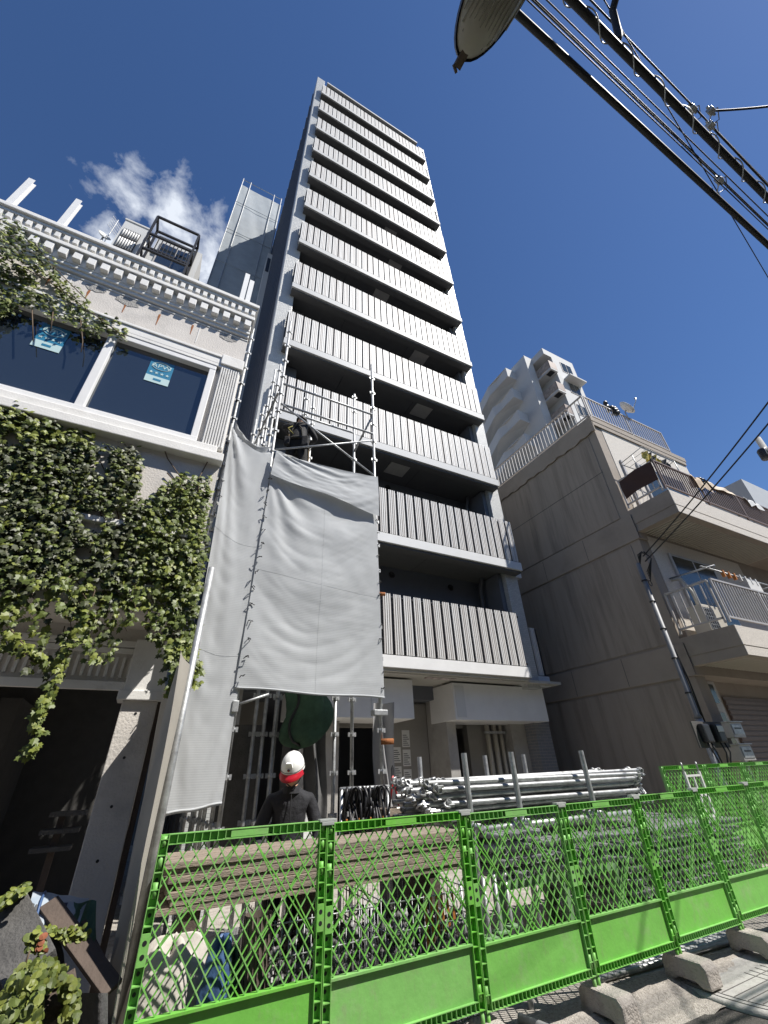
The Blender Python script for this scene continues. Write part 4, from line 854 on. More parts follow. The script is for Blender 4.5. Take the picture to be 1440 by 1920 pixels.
for sg in (1, -1):
    xa = X0-.53 if sg > 0 else X0+.02
    while xa < X1+.53:
        c_ = clip(xa, SL*sg)
        if c_ and math.dist(*c_) > .03:
            (xa0, za0), (xa1, za1) = c_; MB().bar((xa0, .004*sg, za0), (xa1, .004*sg, za1), .010, .0048, (0, 1, 0) if False else (0, 0, 1)).build('lattice_bar', green, proto) if False else MB().bar((xa0, .003*sg, za0), (xa1, .003*sg, za1), .0068, .0085, (0, 1, 0)).build('lattice_bar', green, proto)
        xa += dx
for xa, sg in ((-.12, 1), (.48, 1), (PW-.50, -1), (PW+.1, -1)):
    c_ = clip(xa if sg > 0 else xa, 1.15*sg)
    if c_: 
        (xa0, za0), (xa1, za1) = c_; MB().bar((xa0, .006, za0), (xa1, .006, za1), .007, .02, (0, 1, 0)).build('stiffener', green, proto)
for x in (.02, PW-.02): MB().tube([(x, .0, -.09), (x, .0, .0)], .014, 8).build('leg', green, proto)
FX = [.231, 1.289, 2.471, 3.559, 4.622, 5.655, 6.728, 7.83]; FZ = [.235, .225, .20, .19, .205, .22, .235, .25]
flabs = ['green fence panel ending at the steel boundary pole, planks and white sack behind it', 'green fence panel between plank stack and first wire cage, worker above it', 'green fence panel before the gap where sunlit ground shows behind the mesh', 'green fence panel above the loose pipe end lying on the ground', 'green fence panel beside the kerb plate with pipe ends behind', 'green fence panel after the one beside the kerb plate', 'green fence panel farthest along the street row']
def place(i, x0, x1, y0, y1, z, lab, first=None):
    o = proto if first else copy_tree(proto)
    o.location = (x0, y0, z); L_ = math.hypot(x1-x0, y1-y0); o.rotation_euler = (0, 0, math.atan2(y1-y0, x1-x0)); o.scale = ((L_-.006)/PW, 1, 1); o['label'] = lab
for i in range(7):
    place(i, FX[i], FX[i+1], 3.42, 3.42, (FZ[i]+FZ[i+1])/2, flabs[i], i == 0)
for i in range(3):
    place(i, 6.85+i*1.09, 7.93+i*1.09, 4.5, 4.5, .44, ['shaded green fence panel standing by the white ladder frame', 'shaded green fence panel behind the meter mast', 'green fence panel below the letter boxes, half in sun'][i])
for i in range(1, 7):
    x = FX[i]; z = (FZ[i-1]+2*FZ[i]+FZ[min(i+1, 7)])/4
    c_ = MB(); c_.box(x-.06, x+.06, -.028+3.42, 3.42+.026, z+PH+.002, z+PH+.018); c_.box(x-.045, x+.045, 3.42-.03, 3.42-.024, z+PH-.018, z+PH+.002)
    tag(c_.build('clear_clip', clear, bevel=.003), 'clear plastic clip joining two green fence panels at the top', 'clip', 'clips on the fence joints')
def blockmesh():
    m = MB(); poly = [(-.21, 0), (-.13, 0), (-.08, .03), (.08, .03), (.13, 0), (.21, 0), (.21, .13), (.17, .17), (-.17, .17), (-.21, .13)]
    m.prism([(a*.92, b_*.95) for a, b_ in poly], 'x', -.09, .09); return m.mesh('fence_block', block_m, bevel=.018)
bmh = blockmesh()
for i in range(0, 8):
    z = -.008+FZ[i]-.2+.01
    o = inst('fence_block', bmh, (FX[i]+.02, 3.37, max(-.03, z-.015)), rot=(0, 0, R(4*math.sin(i*2.3))))
    tag(o, 'concrete foot block under a joint of the green fence', 'block', 'blocks under the fence')
# bits at the foot of the fence
for i, (x, y, h_) in enumerate(((3.15, 3.75, .5), (4.0, 3.85, .5), (1.9, 3.7, .5))):
    m = MB(); m.pipe((x, y, 0), (x+.02, y, h_), .024); m.tube([(x, y-.0245, .12), (x, y-.0235, .12)], .009, 8, m=1); tag(m.build('stub_pipe', [galv_w, black]), 'short drilled pipe standing under the green fence', 'pipe', 'stub pipes under the fence')
m = MB(); m.pipe((2.92, 3.62, .03), (2.98, 3.36, .03), .03); tag(m.build('loose_pipe', galv_w), 'short loose pipe end lying on the ground in front of the fence', 'pipe')
pt = root('kerb_plate', (4.95, 3.3, -.06), 'round pale grey kerb plate with scored grid lying on the road edge', 'kerb plate')
cx, cy = at(1465, 1800, Z=-.03).x, at(1465, 1800, Z=-.03).y; rr_ = (Vector((cx, cy, 0))-at(1369, 1889, Z=-.05).to_3d()).to_2d().length
m = MB(); m.lathe([(rr_, -.058), (rr_, -.035), (rr_-.03, -.022), (.001, -.004)], (cx, cy, 0), 48); m.build('plate', plate_m, pt)
gv = M('scored_groove', (.13, .125, .115), .95)
for i in range(-7, 8):
    o_ = i*.09; l_ = math.sqrt(max(0, (rr_-.13)**2-o_**2))
    if l_ > .1:
        hgt = lambda a: -.0035-.018*a/rr_
        MB().bar((cx+o_, cy-l_, hgt(math.hypot(o_, l_))+.0015), (cx+o_, cy, hgt(abs(o_))+.0015), .008, .002).build('groove', gv, pt)
for i in range(1, 8):
    l_ = math.sqrt(max(0, (rr_-.13)**2-(i*.09)**2))
    if l_ > .1: MB().bar((cx-l_, cy-i*.09, -.0035-.018*math.hypot(l_, i*.09)/rr_+.0015), (cx, cy-i*.09, -.0035-.018*i*.09/rr_+.0015), .006, .002).build('groove', gv, pt)
for r2 in (rr_-.05, rr_-.11):
    m = MB(); m.tube([(cx+r2*math.cos(t), cy+r2*math.sin(t), -.0035-.018*r2/rr_+.001) for t in np.linspace(0, 6.283, 61)], .003, 4, False); m.build('ring_groove', gv, pt)

# ------------------------------------------------------------------ stored scaffold material behind the fence
rs = random.Random(21)
plank = MB().box(0, 2.42, 0, .24, 0, .036).mesh('plank', wood, bevel=.004)
for l_ in range(7):
    for j in range(2):
        o = inst('plank', plank, (.30+rs.random()*.12, 3.86+j*.25+rs.random()*.02, .86+l_*.0385), rot=(0, 0, R(rs.random()*1.6-.8)))
        tag(o, 'weathered wooden plank in the long stack behind the fence mesh', 'plank', 'planks in the stack')
for x in (.5, 1.4, 2.4):
    m = MB(); m.box(x, x+.1, 3.9, 4.34, 0, .855); tag(m.build('plank_bearer', board_d), 'dark timber bearer carrying the plank stack', 'bearer', 'bearers under the planks')
for i in range(4):
    o = inst('plank', plank, (2.55, 5.0, .95+i*.075), rot=(0, 0, 0), scale=(.22, 1.2, 1.9)); tag(o, 'short pale board piled beside the pipe ends', 'board', 'short boards by the pipes')
m = MB(); m.box(2.6, 3.0, 5.02, 5.25, 0, .94); tag(m.build('board_trestle', stone_g), 'low grey block under the short boards', 'block')
coup = []
def coupler(m, c, s, r_):
    a = Vector((r_.random()-.5, r_.random()-.5, r_.random()-.5)).normalized(); b_ = a.orthogonal().normalized()
    m.tube([c-a*s, c+a*s], s*.55, 6); m.bar(c+b_*s*.3, c+b_*s*1.4, s*.5, s*.4)
for ci, (x0, x1, lab) in enumerate(((.98, 1.78, 'wire cage of dark couplers under the planks, beside the brown net roll'), (1.86, 2.62, 'wire cage of couplers and orange straps under the end of the planks'))):
    cg = root('wire_cage', ((x0+x1)/2, 3.95, 0), lab, 'wire cage', 'wire cages')
    y0, y1, z0, z1 = 3.62, 3.85, .10, .80; y1 = 4.4
    m = MB()
    for z in (z0, .27, .45, .62, z1-.02):
        m.tube([(x0, y0, z), (x1, y0, z), (x1, y1, z), (x0, y1, z), (x0, y0, z)], .005, 5)
    m.build('hoop', galv, cg); m = MB()
    x = x0
    while x <= x1+.01: m.tube([(x, y0, z0), (x, y0, z1)], .003, 4); m.tube([(x, y1, z0), (x, y1, z1)], .003, 4); x += .05
    y = y0
    while y <= y1: m.tube([(x1, y, z0), (x1, y, z1)], .003, 4); m.tube([(x0, y, z0), (x0, y, z1)], .003, 4); y += .06
    stuff(m.build('wire', galv, cg))
    for x in (x0+.05, x1-.05):
        for y in (y0+.05, y1-.05): MB().tube([(x, y, 0), (x, y, z0)], .02, 8).build('foot', galv_w, cg)
    MB().box(x0+.01, x1-.01, y0+.01, y1-.01, z0, z0+.01).build('floor', galv_w, cg)
    m = MB()
    for i in range(520): coupler(m, Vector((x0+.04+rs.random()*(x1-x0-.08), y0+.04+rs.random()*(y1-y0-.1), z0+.05+rs.random()*.50)), .022+rs.random()*.016, rs)
    tag(m.build('couplers', coup_m), ['loose steel couplers filling the wire cage beside the net roll', 'loose steel couplers filling the wire cage with orange straps'][ci], 'couplers', None, 'stuff')
    if ci:
        for i in range(6): MB().bar((2.2+i*.05, 3.66, .5+.02*i), (2.21+i*.05, 3.68, .78), .02, .012).build('strap', orange, cg)
m = MB(); m.grid(lambda u, v: (.93+.085*math.cos(u*6.283)*(1+.05*math.sin(v*9)), 3.66+.085*math.sin(u*6.283), .12+v*.72), 40, 8)
nr = root('net_roll', (.93, 3.66, 0), 'upright ribbed brown net roll between white sack and wire cage', 'net roll'); m.build('roll', M('brown_net', (.12, .095, .075), .85, var=.2), nr)
for i in range(20): MB().tube([(.93+.088*math.cos(i*.314), 3.66+.088*math.sin(i*.314), .12), (.93+.088*math.cos(i*.314), 3.66+.088*math.sin(i*.314), .84)], .004, 4).build('cord', board_d, nr)
MB().box(.85, 1.01, 3.58, 3.74, 0, .12).build('foot', board_d, nr)
def bag(cx, cy, sx, sy, h_, seed, name, mt, lab, lean=(0, 0)):
    def f(u, v):
        t = u*6.2832; q = v*math.pi*.5; r_ = (math.cos(q)**.45)*(1+.12*math.sin(3*t+seed)+.07*math.sin(7*t+seed*2+v*5)) if v < 1 else 0
        return (cx+sx*r_*math.cos(t)+lean[0]*v, cy+sy*r_*math.sin(t)+lean[1]*v, h_*math.sin(q)*(1+.06*math.sin(5*t+seed))+.03*math.sin(9*u*6.28+v*8)*v*(1-v))
    m = MB(); m.grid(f, 36, 18); return tag(m.build(name, mt), lab, 'sack')
bag(.45, 3.80, .26, .16, .74, 1, 'white_sack', tarp_w, 'bulging white woven sack behind the fence beside the curtain')
bag(.68, 3.64, .09, .07, .74, 4, 'blue_tarp_bundle', tarp_b, 'crumpled blue tarpaulin bundle between white sack and net roll', (.04, 0))
bag(.78, 3.72, .08, .08, .66, 6, 'green_net_bundle', netgreen, 'crumpled green net bundle behind the blue tarpaulin', (.03, 0))
bag(1.75, 5.3, .2, .16, 1.22, 3, 'white_work_bag', M('grey_white_bag', (.6, .6, .58), .7, bump=.5, bscale=9), 'grey and white work bag standing beside the row of straps')
# pipes
pm = MB().pipe((0, 0, 0), (3.25, 0, 0), .0243).mesh('scaffold_pipe', galv); pm2 = MB().pipe((0, 0, 0), (0, 1.5, 0), .0243).mesh('scaffold_pipe', galv)
hk = MB(); hk.box(-.05, .02, -.012, .012, -.035, .03); hk.tube([(-.05, 0, .02), (-.09, 0, .0), (-.09, 0, -.04), (-.05, 0, -.05)], .012, 6); hk.pipe((-.03, -.03, 0), (-.03, .03, 0), .026); hkm = hk.mesh('end_hook', galv_w)
for l_ in range(6):
    for j in range(12-l_ % 2):
        z = 1.17+l_*.062; y = 4.32+j*.075+(l_ % 2)*.037
        if z > 1.5 and (j < 1 or j > 9): continue
        o = inst('scaffold_pipe', pm, (2.62+rs.random()*.42, y, z), rot=(0, R(rs.random()*1.2-.6), R(rs.random()*1.6-.8)), scale=(.93+.1*rs.random(), 1, 1))
        tag(o, 'galvanised scaffold pipe lying lengthwise in the upper stack above the fence', 'pipe', 'pipes in the upper stack')
        if j < 4 or l_ > 4:
            for ex in (0, 3.25):
                h = bpy.data.objects.new('end_hook', hkm); col.objects.link(h); h.parent = o; h.location = (ex, 0, 0); h.rotation_euler = (rs.random()*6, 0, math.pi if ex else 0); h.scale = (1.1, 1.1, 1.1)
rk = root('pipe_rack', (4.4, 4.6, 0), 'steel rack with upright posts holding the upper pipe stack', 'rack')
for x, y in ((3.16, 4.25), (3.80, 4.22), (4.95, 4.22), (4.25, 5.25), (3.2, 5.25), (4.95, 5.25)): MB().pipe((x, y, 0), (x, y, 1.74), .0303, n=12).build('upright', galv, rk)
for x in (3.16, 3.80, 4.95): MB().tube([(x, 4.1, 1.10), (x, 5.3, 1.10)], .03, 10).build('bearer', galv_w, rk); MB().tube([(x, 4.1, .12), (x, 5.3, .12)], .03, 10).build('bearer', galv_w, rk)
MB().tube([(2.8, 4.3, 1.06), (5.9, 4.3, 1.06)], .03, 10).build('beam', galv_w, rk)
for xa, nx, za, nz in ((3.30, 7, .72, 4), (3.95, 10, .72, 3), (5.02, 27, .30, 7)):
    for j in range(nz):
        for i in range(nx):
            o = inst('scaffold_pipe', pm2, (xa+i*.092+(j % 2)*.04, 3.95+rs.random()*.12, za+j*.098), rot=(R(rs.random()-.5), 0, R(rs.random()*3-1.5)), scale=(1.15, 1, 1.15))
            tag(o, 'scaffold pipe stored end-on towards the street in the lower stack', 'pipe', 'pipes in the lower stack')
for z, x0, x1 in ((.24, 4.98, 7.6), (.66, 3.25, 4.95)):
    for y in (4.1, 5.2):
        m = MB(); m.box(x0, x1, y, y+.07, z-.05, z+.028 if z > .5 else z+.03)
        for x in (x0, x1-.06, (x0+x1)/2): m.box(x, x+.06, y, y+.07, 0, z-.05)
        tag(m.build('stack_trestle', M('green_trestle', (.16, .27, .14), .6)), 'faded green trestle carrying pipes stored end-on', 'trestle', 'trestles under the lower stacks')
for i in range(4):
    m = MB(); m.tube([(3.9+.1*i, 3.75+.05*i, .03), (5.8+.12*i, 3.62+.06*i, .03)], .024, 8); tag(m.build('ground_pipe', galv_w), 'dark pipe lying on the ground behind the fence foot', 'pipe', 'pipes on the ground')
for i in range(5):
    x = 2.75+.13*i; r_ = root('jack_base', (x, 4.05, 0), 'small pale green jack base stacked between cage and pipes', 'jack base', 'jack bases')
    MB().box(x, x+.12, 4.0, 4.12, .3+.02*i, .312+.02*i).build('plate', M('green_trestle', (0, 0, 0)), r_); MB().tube([(x+.06, 4.06, .0), (x+.06, 4.06, .75)], .018, 8).build('screw', galv_w, r_)
hl = root('hook_ladder', (7.2, 4.3, 0), 'white ladder frame with two hooks standing before the shaded fence', 'ladder')
m = MB(); m.bar((7.06, 4.3, 0), (7.06, 4.3, 1.45), .03, .03); m.bar((7.42, 4.3, 0), (7.42, 4.3, 1.45), .03, .03); m.bar((7.24, 4.3, .1), (7.24, 4.3, 1.4), .02, .02)
for i in range(6): m.bar((7.06, 4.3, .2+i*.24), (7.42, 4.3, .2+i*.24), .025, .025)
m.build('frame', paper, hl)
for x in (7.06, 7.42): MB().tube([(x, 4.3, 1.44), (x, 4.3, 1.52), (x-.03, 4.28, 1.56), (x-.06, 4.26, 1.53)], .012, 7).build('hook', galv, hl)
# ------------------------------------------------------------------ people
def skin_mesh(verts, edges, radii):
    me = bpy.data.meshes.new('skel'); me.from_pydata(verts, edges, []); o = bpy.data.objects.new('skel', me); col.objects.link(o)
    md = o.modifiers.new('skin', 'SKIN'); md.use_smooth_shade = True; md.branch_smoothing = .4
    for i, r_ in enumerate(radii):
        sv_ = me.skin_vertices[0].data[i]; sv_.radius = r_ if isinstance(r_, tuple) else (r_, r_); sv_.use_root = (i == 0)
    ss = o.modifiers.new('sub', 'SUBSURF'); ss.levels = 2; ss.render_levels = 2
    dg = bpy.context.evaluated_depsgraph_get(); dg.update()
    m2 = bpy.data.meshes.new_from_object(o.evaluated_get(dg)); bpy.data.objects.remove(o)
    return m2
def head_mb(m, c, rot, mi):
    nu, nv = 28, 22; vs = []
    for j in range(nv+1):
        ph = math.pi*j/nv
        for i in range(nu):
            t = 2*math.pi*i/nu; d = Vector((math.sin(ph)*math.sin(t), -math.sin(ph)*math.cos(t), math.cos(ph)))
            x, y, z = d.x*.076, d.y*.097, d.z*.117
            if z < 0: x *= 1-.28*(-z/.117)**1.4; y *= 1-.12*(-z/.117)
            f = max(0, -d.y)
            y -= .024*math.exp(-((x/.016)**2+((z+.012)/.026)**2))*(f > .3)            # nose
            for sx in (-1, 1): y += .010*math.exp(-(((x-sx*.032)/.017)**2+((z-.012)/.012)**2))*(f > .2)   # eye sockets
            y -= .006*math.exp(-((x/.03)**2+((z+.052)/.008)**2))*(f > .3); y += .005*math.exp(-((x/.03)**2+((z+.062)/.005)**2))*(f > .3)
            y -= .010*math.exp(-((x/.025)**2+((z+.098)/.02)**2))*(f > .1)
            x += (.018 if x > 0 else -.018)*math.exp(-((abs(d.y)-.02)/.16)**2)*math.exp(-((z+.005)/.028)**2)*(abs(d.x) > .8)   # ears
            vs.append(tuple(rot @ Vector((x, y, z))+c))
    m.add(vs, [(j*nu+i, j*nu+(i+1) % nu, (j+1)*nu+(i+1) % nu, (j+1)*nu+i) for j in range(nv) for i in range(nu)], True, mi)
def hand_mb(m, w_, d, n_, mi, curl=.9, side=1):
    # palm and five curled fingers; d points from wrist to knuckles, n_ is the palm normal
    d = Vector(d).normalized(); n_ = Vector(n_); n_ = (n_-d*n_.dot(d)).normalized(); s = d.cross(n_)*side; w_ = Vector(w_)
    m.tube([w_-d*.02, w_+d*.03, w_+d*.085], [.026, .036, .034], 8, m=mi)
    for i, ln in enumerate((.068, .078, .072, .056)):
        b_ = w_+d*.075+s*(.027-.018*i); k1 = b_+(d*math.cos(curl*.5)+n_*math.sin(curl*.5))*ln*.5; k2 = k1+(d*math.cos(curl*1.5)+n_*math.sin(curl*1.5))*ln*.38; k3 = k2+(d*math.cos(curl*2.4)+n_*math.sin(curl*2.4))*ln*.3
        m.tube([b_, k1, k2, k3], [.0105, .0098, .009, .006], 7, m=mi)
    b_ = w_+d*.03+s*.03; k1 = b_+(s*.7+d*.6+n_*.3).normalized()*.04; k2 = k1+(d*.8+n_*.6-s*.1).normalized()*.032; m.tube([b_, k1, k2], [.013, .011, .008], 7, m=mi)
def person(name, loc, rotz, label, J, hc, hrot, hands, mats, split):
    rt_ = root(name, loc, label, 'person'); rt_.rotation_euler = (0, 0, rotz)
    V_ = [j[0] for j in J]; E_ = [(j[1], i) for i, j in enumerate(J) if j[1] is not None]; me = skin_mesh(V_, E_, [j[2] for j in J])
    m = MB(); m.v = [tuple(v.co) for v in me.vertices]; m.f = [list(p.vertices) for p in me.polygons]; m.sm = [True]*len(m.f)
    m.mi = [split(p.center) for p in me.polygons]
    head_mb(m, hc, hrot, 1)
    for h in hands: hand_mb(m, *h)
    m.build('body', mats, rt_, local=True)
    return rt_
def helmet(parent, c, rot, shell, visor=None, seed=1):
    def T(p): return rot @ Vector(p)+c
    m = MB(); nu, nv = 40, 14; vs = []
    for j in range(nv+1):
        ph = (math.pi*.5)*j/nv
        for i in range(nu):
            t = 2*math.pi*i/nu; r_ = math.sin(ph); rid = 1+.022*(math.cos(t*1)*0+math.exp(-(((math.sin(t)*r_)/.10)**2))*1.0+.6*math.exp(-((abs(math.sin(t)*r_)-.42)/.08)**2))*(1-j/nv*.6)
            vs.append(T((.104*r_*math.sin(t)*rid, -.128*r_*math.cos(t)*rid, .118*math.cos(ph)*rid)))
    vs += [T((.108*math.sin(2*math.pi*i/nu), -.134*math.cos(2*math.pi*i/nu), -.028)) for i in range(nu)]
    m.add(vs, [(j*nu+i, j*nu+(i+1) % nu, (j+1)*nu+(i+1) % nu, (j+1)*nu+i) for j in range(nv+1) for i in range(nu)], True)
    sh_ = m.build('helmet', shell, parent, local=True)
    m = MB(); m.tube([T((.1075*math.sin(t), -.1325*math.cos(t), -.006)) for t in np.linspace(0, 6.2832, 49)], .0022, 4, False); m.build('helmet_line', black, sh_, local=True)
    if visor:
        m = MB(); vs = []; n = 24
        for k, (rr, z, ext) in enumerate(((1.0, -.012, 0), (1.04, -.03, .012), (1.12, -.05, .04), (1.115, -.054, .036), (1.0, -.034, 0))):
            for i in range(n+1):
                t = -1.25+2.5*i/n; e = ext*math.cos(t*1.2)
                vs.append(T((.109*rr*math.sin(t), -.135*rr*math.cos(t)-e, z-.006*math.cos(t))))
        m.add(vs, [(k*(n+1)+i, k*(n+1)+i+1, (k+1)*(n+1)+i+1, (k+1)*(n+1)+i) for k in range(4) for i in range(n)], True); m.build('visor', visor, sh_, local=True)
        m = MB(); m.tube([T((0, -.133, .024)), T((0, -.139, .022))], .013, 8); m.tube([T((0, -.136, .022)), T((0, -.142, .020))], .006, 6, m=1); m.build('emblem', [black, red_m], sh_, local=True)
        m = MB(); m.prism([(-.035, .035), (.035, .035), (.025, .075), (-.025, .075)], 'y', -.124, -.098); m.v = [tuple(T(p)) for p in m.v]; m.build('vent_cover', shell, sh_, local=True)
    for sx in (-1, 1):
        m = MB(); m.tube([T((sx*.098, .02, -.02)), T((sx*.082, -.005, -.09)), T((sx*.05, -.05, -.135)), T((0, -.075, -.155))], .005, 5); m.build('chin_strap', black, sh_, local=True)
    return sh_
# worker at the fence, looking down
J = [((0, 0, .95), None, (.16, .115)), ((0, .0, 1.12), 0, (.155, .11)), ((0, .0, 1.30), 1, (.175, .115)), ((0, -.01, 1.42), 2, (.13, .095)), ((0, -.03, 1.50), 3, .06), ((0, -.055, 1.56), 4, .054),
     ((.17, 0, 1.41), 3, .075), ((.27, -.02, 1.14), 6, .056), ((.22, -.22, .98), 7, .04), ((-.17, 0, 1.41), 3, .075), ((-.28, -.03, 1.14), 9, .056), ((-.2, -.24, 1.0), 10, .04),
     ((.09, 0, .86), 0, .1), ((.11, -.03, .48), 12, .07), ((.11, .02, .09), 13, .05), ((.12, -.15, .05), 14, .045), ((-.09, 0, .86), 0, .1), ((-.11, -.02, .48), 16, .07), ((-.11, .02, .09), 17, .05), ((-.12, -.15, .05), 18, .045)]
hr = Matrix.Rotation(R(-18), 3, 'Z') @ Matrix.Rotation(R(27), 3, 'X'); hc = Vector((0, -.105, 1.622))
WZ = .0
wk = person('person', (1.35, 4.55, WZ), R(-14), 'worker in dark jacket and white helmet with red visor, looking down behind the fence', J, hc, hr,
            [((.215, -.24, .97), (-.3, -.8, -.3), (0, -.3, -1), 3, .6, 1), ((-.195, -.26, .99), (.3, -.8, -.3), (0, -.3, -1), 3, .6, -1)], [navy, skin, blackcloth, glove],
            lambda c_: 1 if c_.z > 1.515 else 2 if c_.z < .93 else 0)
helmet(wk, hc+hr @ Vector((0, .006, .056)), hr, helmet_w, red_m)
m = MB(); m.lathe([(.088, -.02), (.078, .01), (.07, .035)], (0, -.03, 1.475), 20, sx=1, sy=.95); m.build('collar', navy, wk, local=True)
m = MB(); m.tube([(.0, -.118, .95), (.0, -.124, 1.12), (.0, -.128, 1.3), (.0, -.112, 1.42), (0, -.10, 1.49)], .004, 5); m.build('zip', blackcloth, wk, local=True)
m = MB()
for sx in (-1, 1): m.tube([hc+hr @ Vector((sx*.032, -.083, .012))+Vector((0, 0, 0)), hc+hr @ Vector((sx*.032, -.090, .012))], .009, 8)
m.build('eyes', black, wk, local=True)
bx_ = MB(); bx_.box(1.1, 1.6, 4.35, 4.75, -.0, .0005+WZ) if WZ else None
# worker on the scaffold, back to the street, handling a rope
J2 = [((0, 0, .95), None, (.19, .14)), ((0, -.01, 1.12), 0, (.185, .14)), ((0, -.05, 1.30), 1, (.215, .15)), ((0, -.08, 1.42), 2, (.15, .115)), ((0, -.12, 1.50), 3, .06), ((0, -.15, 1.56), 4, .055),
      ((.18, -.06, 1.42), 3, .078), ((.34, -.16, 1.52), 6, .058), ((.32, -.38, 1.60), 7, .042), ((-.17, -.08, 1.40), 3, .078), ((-.30, -.2, 1.2), 9, .058), ((-.14, -.42, 1.28), 10, .042),
      ((.1, 0, .86), 0, .115), ((.14, -.06, .48), 12, .082), ((.14, .0, .09), 13, .055), ((.15, -.15, .05), 14, .048), ((-.1, 0, .86), 0, .115), ((-.13, -.02, .48), 16, .082), ((-.13, .03, .09), 17, .055), ((-.14, -.12, .05), 18, .048)]
h2r = Matrix.Rotation(R(-10), 3, 'Z') @ Matrix.Rotation(R(18), 3, 'X'); h2c = Vector((0, -.19, 1.63))
wk2 = person('person', (1.36, 5.78, 5.806), R(152), 'worker in black clothes and tool harness standing on the scaffold deck holding ropes', J2, h2c, h2r,
             [((.32, -.40, 1.61), (-.1, -1, .2), (-.5, 0, -.6), 3, 1.0, 1), ((-.13, -.44, 1.285), (.2, -1, .1), (.5, 0, -.6), 3, 1.0, -1)], [blackcloth, skin, M('black_trousers', (.014, .0135, .014), .85, bump=.3), glove],
             lambda c_: 1 if c_.z > 1.525 and abs(c_.x) < .15 and c_.y > -.27 else 2 if c_.z < .93 else 0)
helmet(wk2, h2c+h2r @ Vector((0, .004, .045)), h2r, M('black_helmet', (.03, .03, .032), .4))
hn = MB()
for sx in (-1, 1): hn.tube([(sx*.10, .12, .98), (sx*.09, .10, 1.2), (-sx*.02, .08, 1.38), (-sx*.1, .0, 1.47), (-sx*.1, -.14, 1.4)], .014, 6)
hn.tube([(.185*math.cos(t), .135*math.sin(t), .97) for t in np.linspace(0, 6.283, 25)], .028, 6); hn.build('harness', M('harness_web', (.03, .028, .022), .8), wk2, local=True)
m = MB(); m.box(-.24, -.12, .08, .2, .72, .95); m.build('tool_bag', blackcloth, wk2, .02, local=True); m = MB(); m.box(.10, .2, .1, .19, .78, .96); m.build('tool_bag', blackcloth, wk2, .02, local=True)
m = MB(); m.tube([(.05, .14, 1.05), (.12, .17, 1.12), (.16, .14, 1.2), (.08, .13, 1.25)], .01, 6); m.build('lanyard', M('lanyard_web', (.25, .22, .05), .8), wk2, local=True)
m = MB(); m.lathe([(.092, -.02), (.094, .0), (.092, .02)], (.14, -.06, .52), 16); m.build('knee_band', redtool, wk2, local=True)
wk2.rotation_euler = (0, 0, R(152)); wm = Matrix.Translation(wk2.location) @ Matrix.Rotation(R(152), 4, 'Z')
for i, (hx_, hy, hz) in enumerate(((.30, -.45, 1.62), (-.11, -.50, 1.29))):
    p = wm @ Vector((hx_, hy, hz)); m = MB(); m.tube([p+Vector((0, 0, .12)), p, p+Vector((.01, .0, -.6)), (p.x+.01, p.y, 5.82)], .011, 6)
    tag(m.build('hoist_rope', M('tan_rope', (.30, .22, .13), .85)), ['tan rope held in the raised hand of the scaffold worker', 'tan rope held in the lower hand of the scaffold worker'][i], 'rope')

# ------------------------------------------------------------------ ivy and other plants
LEAF = [(0, 0), (.26, -.10), (.50, .12), (.34, .34), (.42, .60), (.16, .62), (0, .98), (-.16, .62), (-.42, .60), (-.34, .34), (-.50, .12), (-.26, -.10)]
ROUND = [(0, 0), (.25, -.06), (.48, .15), (.52, .45), (.36, .74), (0, .92), (-.36, .74), (-.52, .45), (-.48, .15), (-.25, -.06)]
def leaf_geo(m, p, s, out, droop, spin, mi, shape=LEAF):
    n_ = Vector(out).normalized(); dn = Vector((0, 0, -1)); dn = (dn-n_*dn.dot(n_)).normalized(); sd2 = dn.cross(n_)
    tip_ = (dn*math.cos(spin)+sd2*math.sin(spin)); sx = (sd2*math.cos(spin)-dn*math.sin(spin))
    c0_ = Vector(p); vs = [c0_+tip_*.38*s+n_*.05*s]
    for (a, b_) in shape: vs.append(c0_+sx*a*s+tip_*b_*s+n_*s*(.05-.28*abs(a)-droop*b_*b_*.25))
    k = len(shape); m.add(vs, [(0, 1+i, 1+(i+1) % k) for i in range(k)], False, mi)
def inpoly(x, y, P):
    c_ = False
    for i in range(len(P)):
        (x1, y1), (x2, y2) = P[i], P[i-1]
        if (y1 > y) != (y2 > y) and x < (x2-x1)*(y-y1)/(y2-y1)+x1: c_ = not c_
    return c_
rs = random.Random(31)
def rand_out(): return Vector((rs.gauss(.1, .42), -1, rs.gauss(.45, .42)))
def cover(m, poly, holes, n, yfn, smin, smax, cols):
    xs_ = [p[0] for p in poly]; ys_ = [p[1] for p in poly]; k = 0; tries = 0
    while k < n and tries < n*12:
        tries += 1; x = rs.uniform(min(xs_), max(xs_)); y = rs.uniform(min(ys_), max(ys_))
        if not inpoly(x+rs.gauss(0, 5), y+rs.gauss(0, 5), poly) or any(inpoly(x, y, h) for h in holes): continue
        dp = yfn(x, y); p = at(x, y, Y=dp); leaf_geo(m, p, rs.uniform(smin, smax), rand_out(), rs.random(), rs.gauss(0, .6), cols(x, y)); k += 1
iv = root('ivy', (-1, 4.95, 0), 'thick dark green ivy covering the shop house wall under the window, with hanging trails', 'ivy')
c2 = lambda L_: [(x/3, 740+y/3) for x, y in L_]
main = c2([(-150, -10), (0, 20), (90, 30), (200, 100), (350, 170), (430, 205), (520, 225), (545, 300), (650, 290), (770, 305), (812, 400), (790, 520), (750, 590), (800, 600), (880, 520), (960, 460), (1060, 445), (1195, 470), (1180, 600), (1165, 760), (1140, 960), (1100, 1100), (960, 1080), (840, 1010), (700, 1060), (560, 1020), (420, 1010), (250, 1060), (130, 1040), (0, 1080), (-150, 1080)])
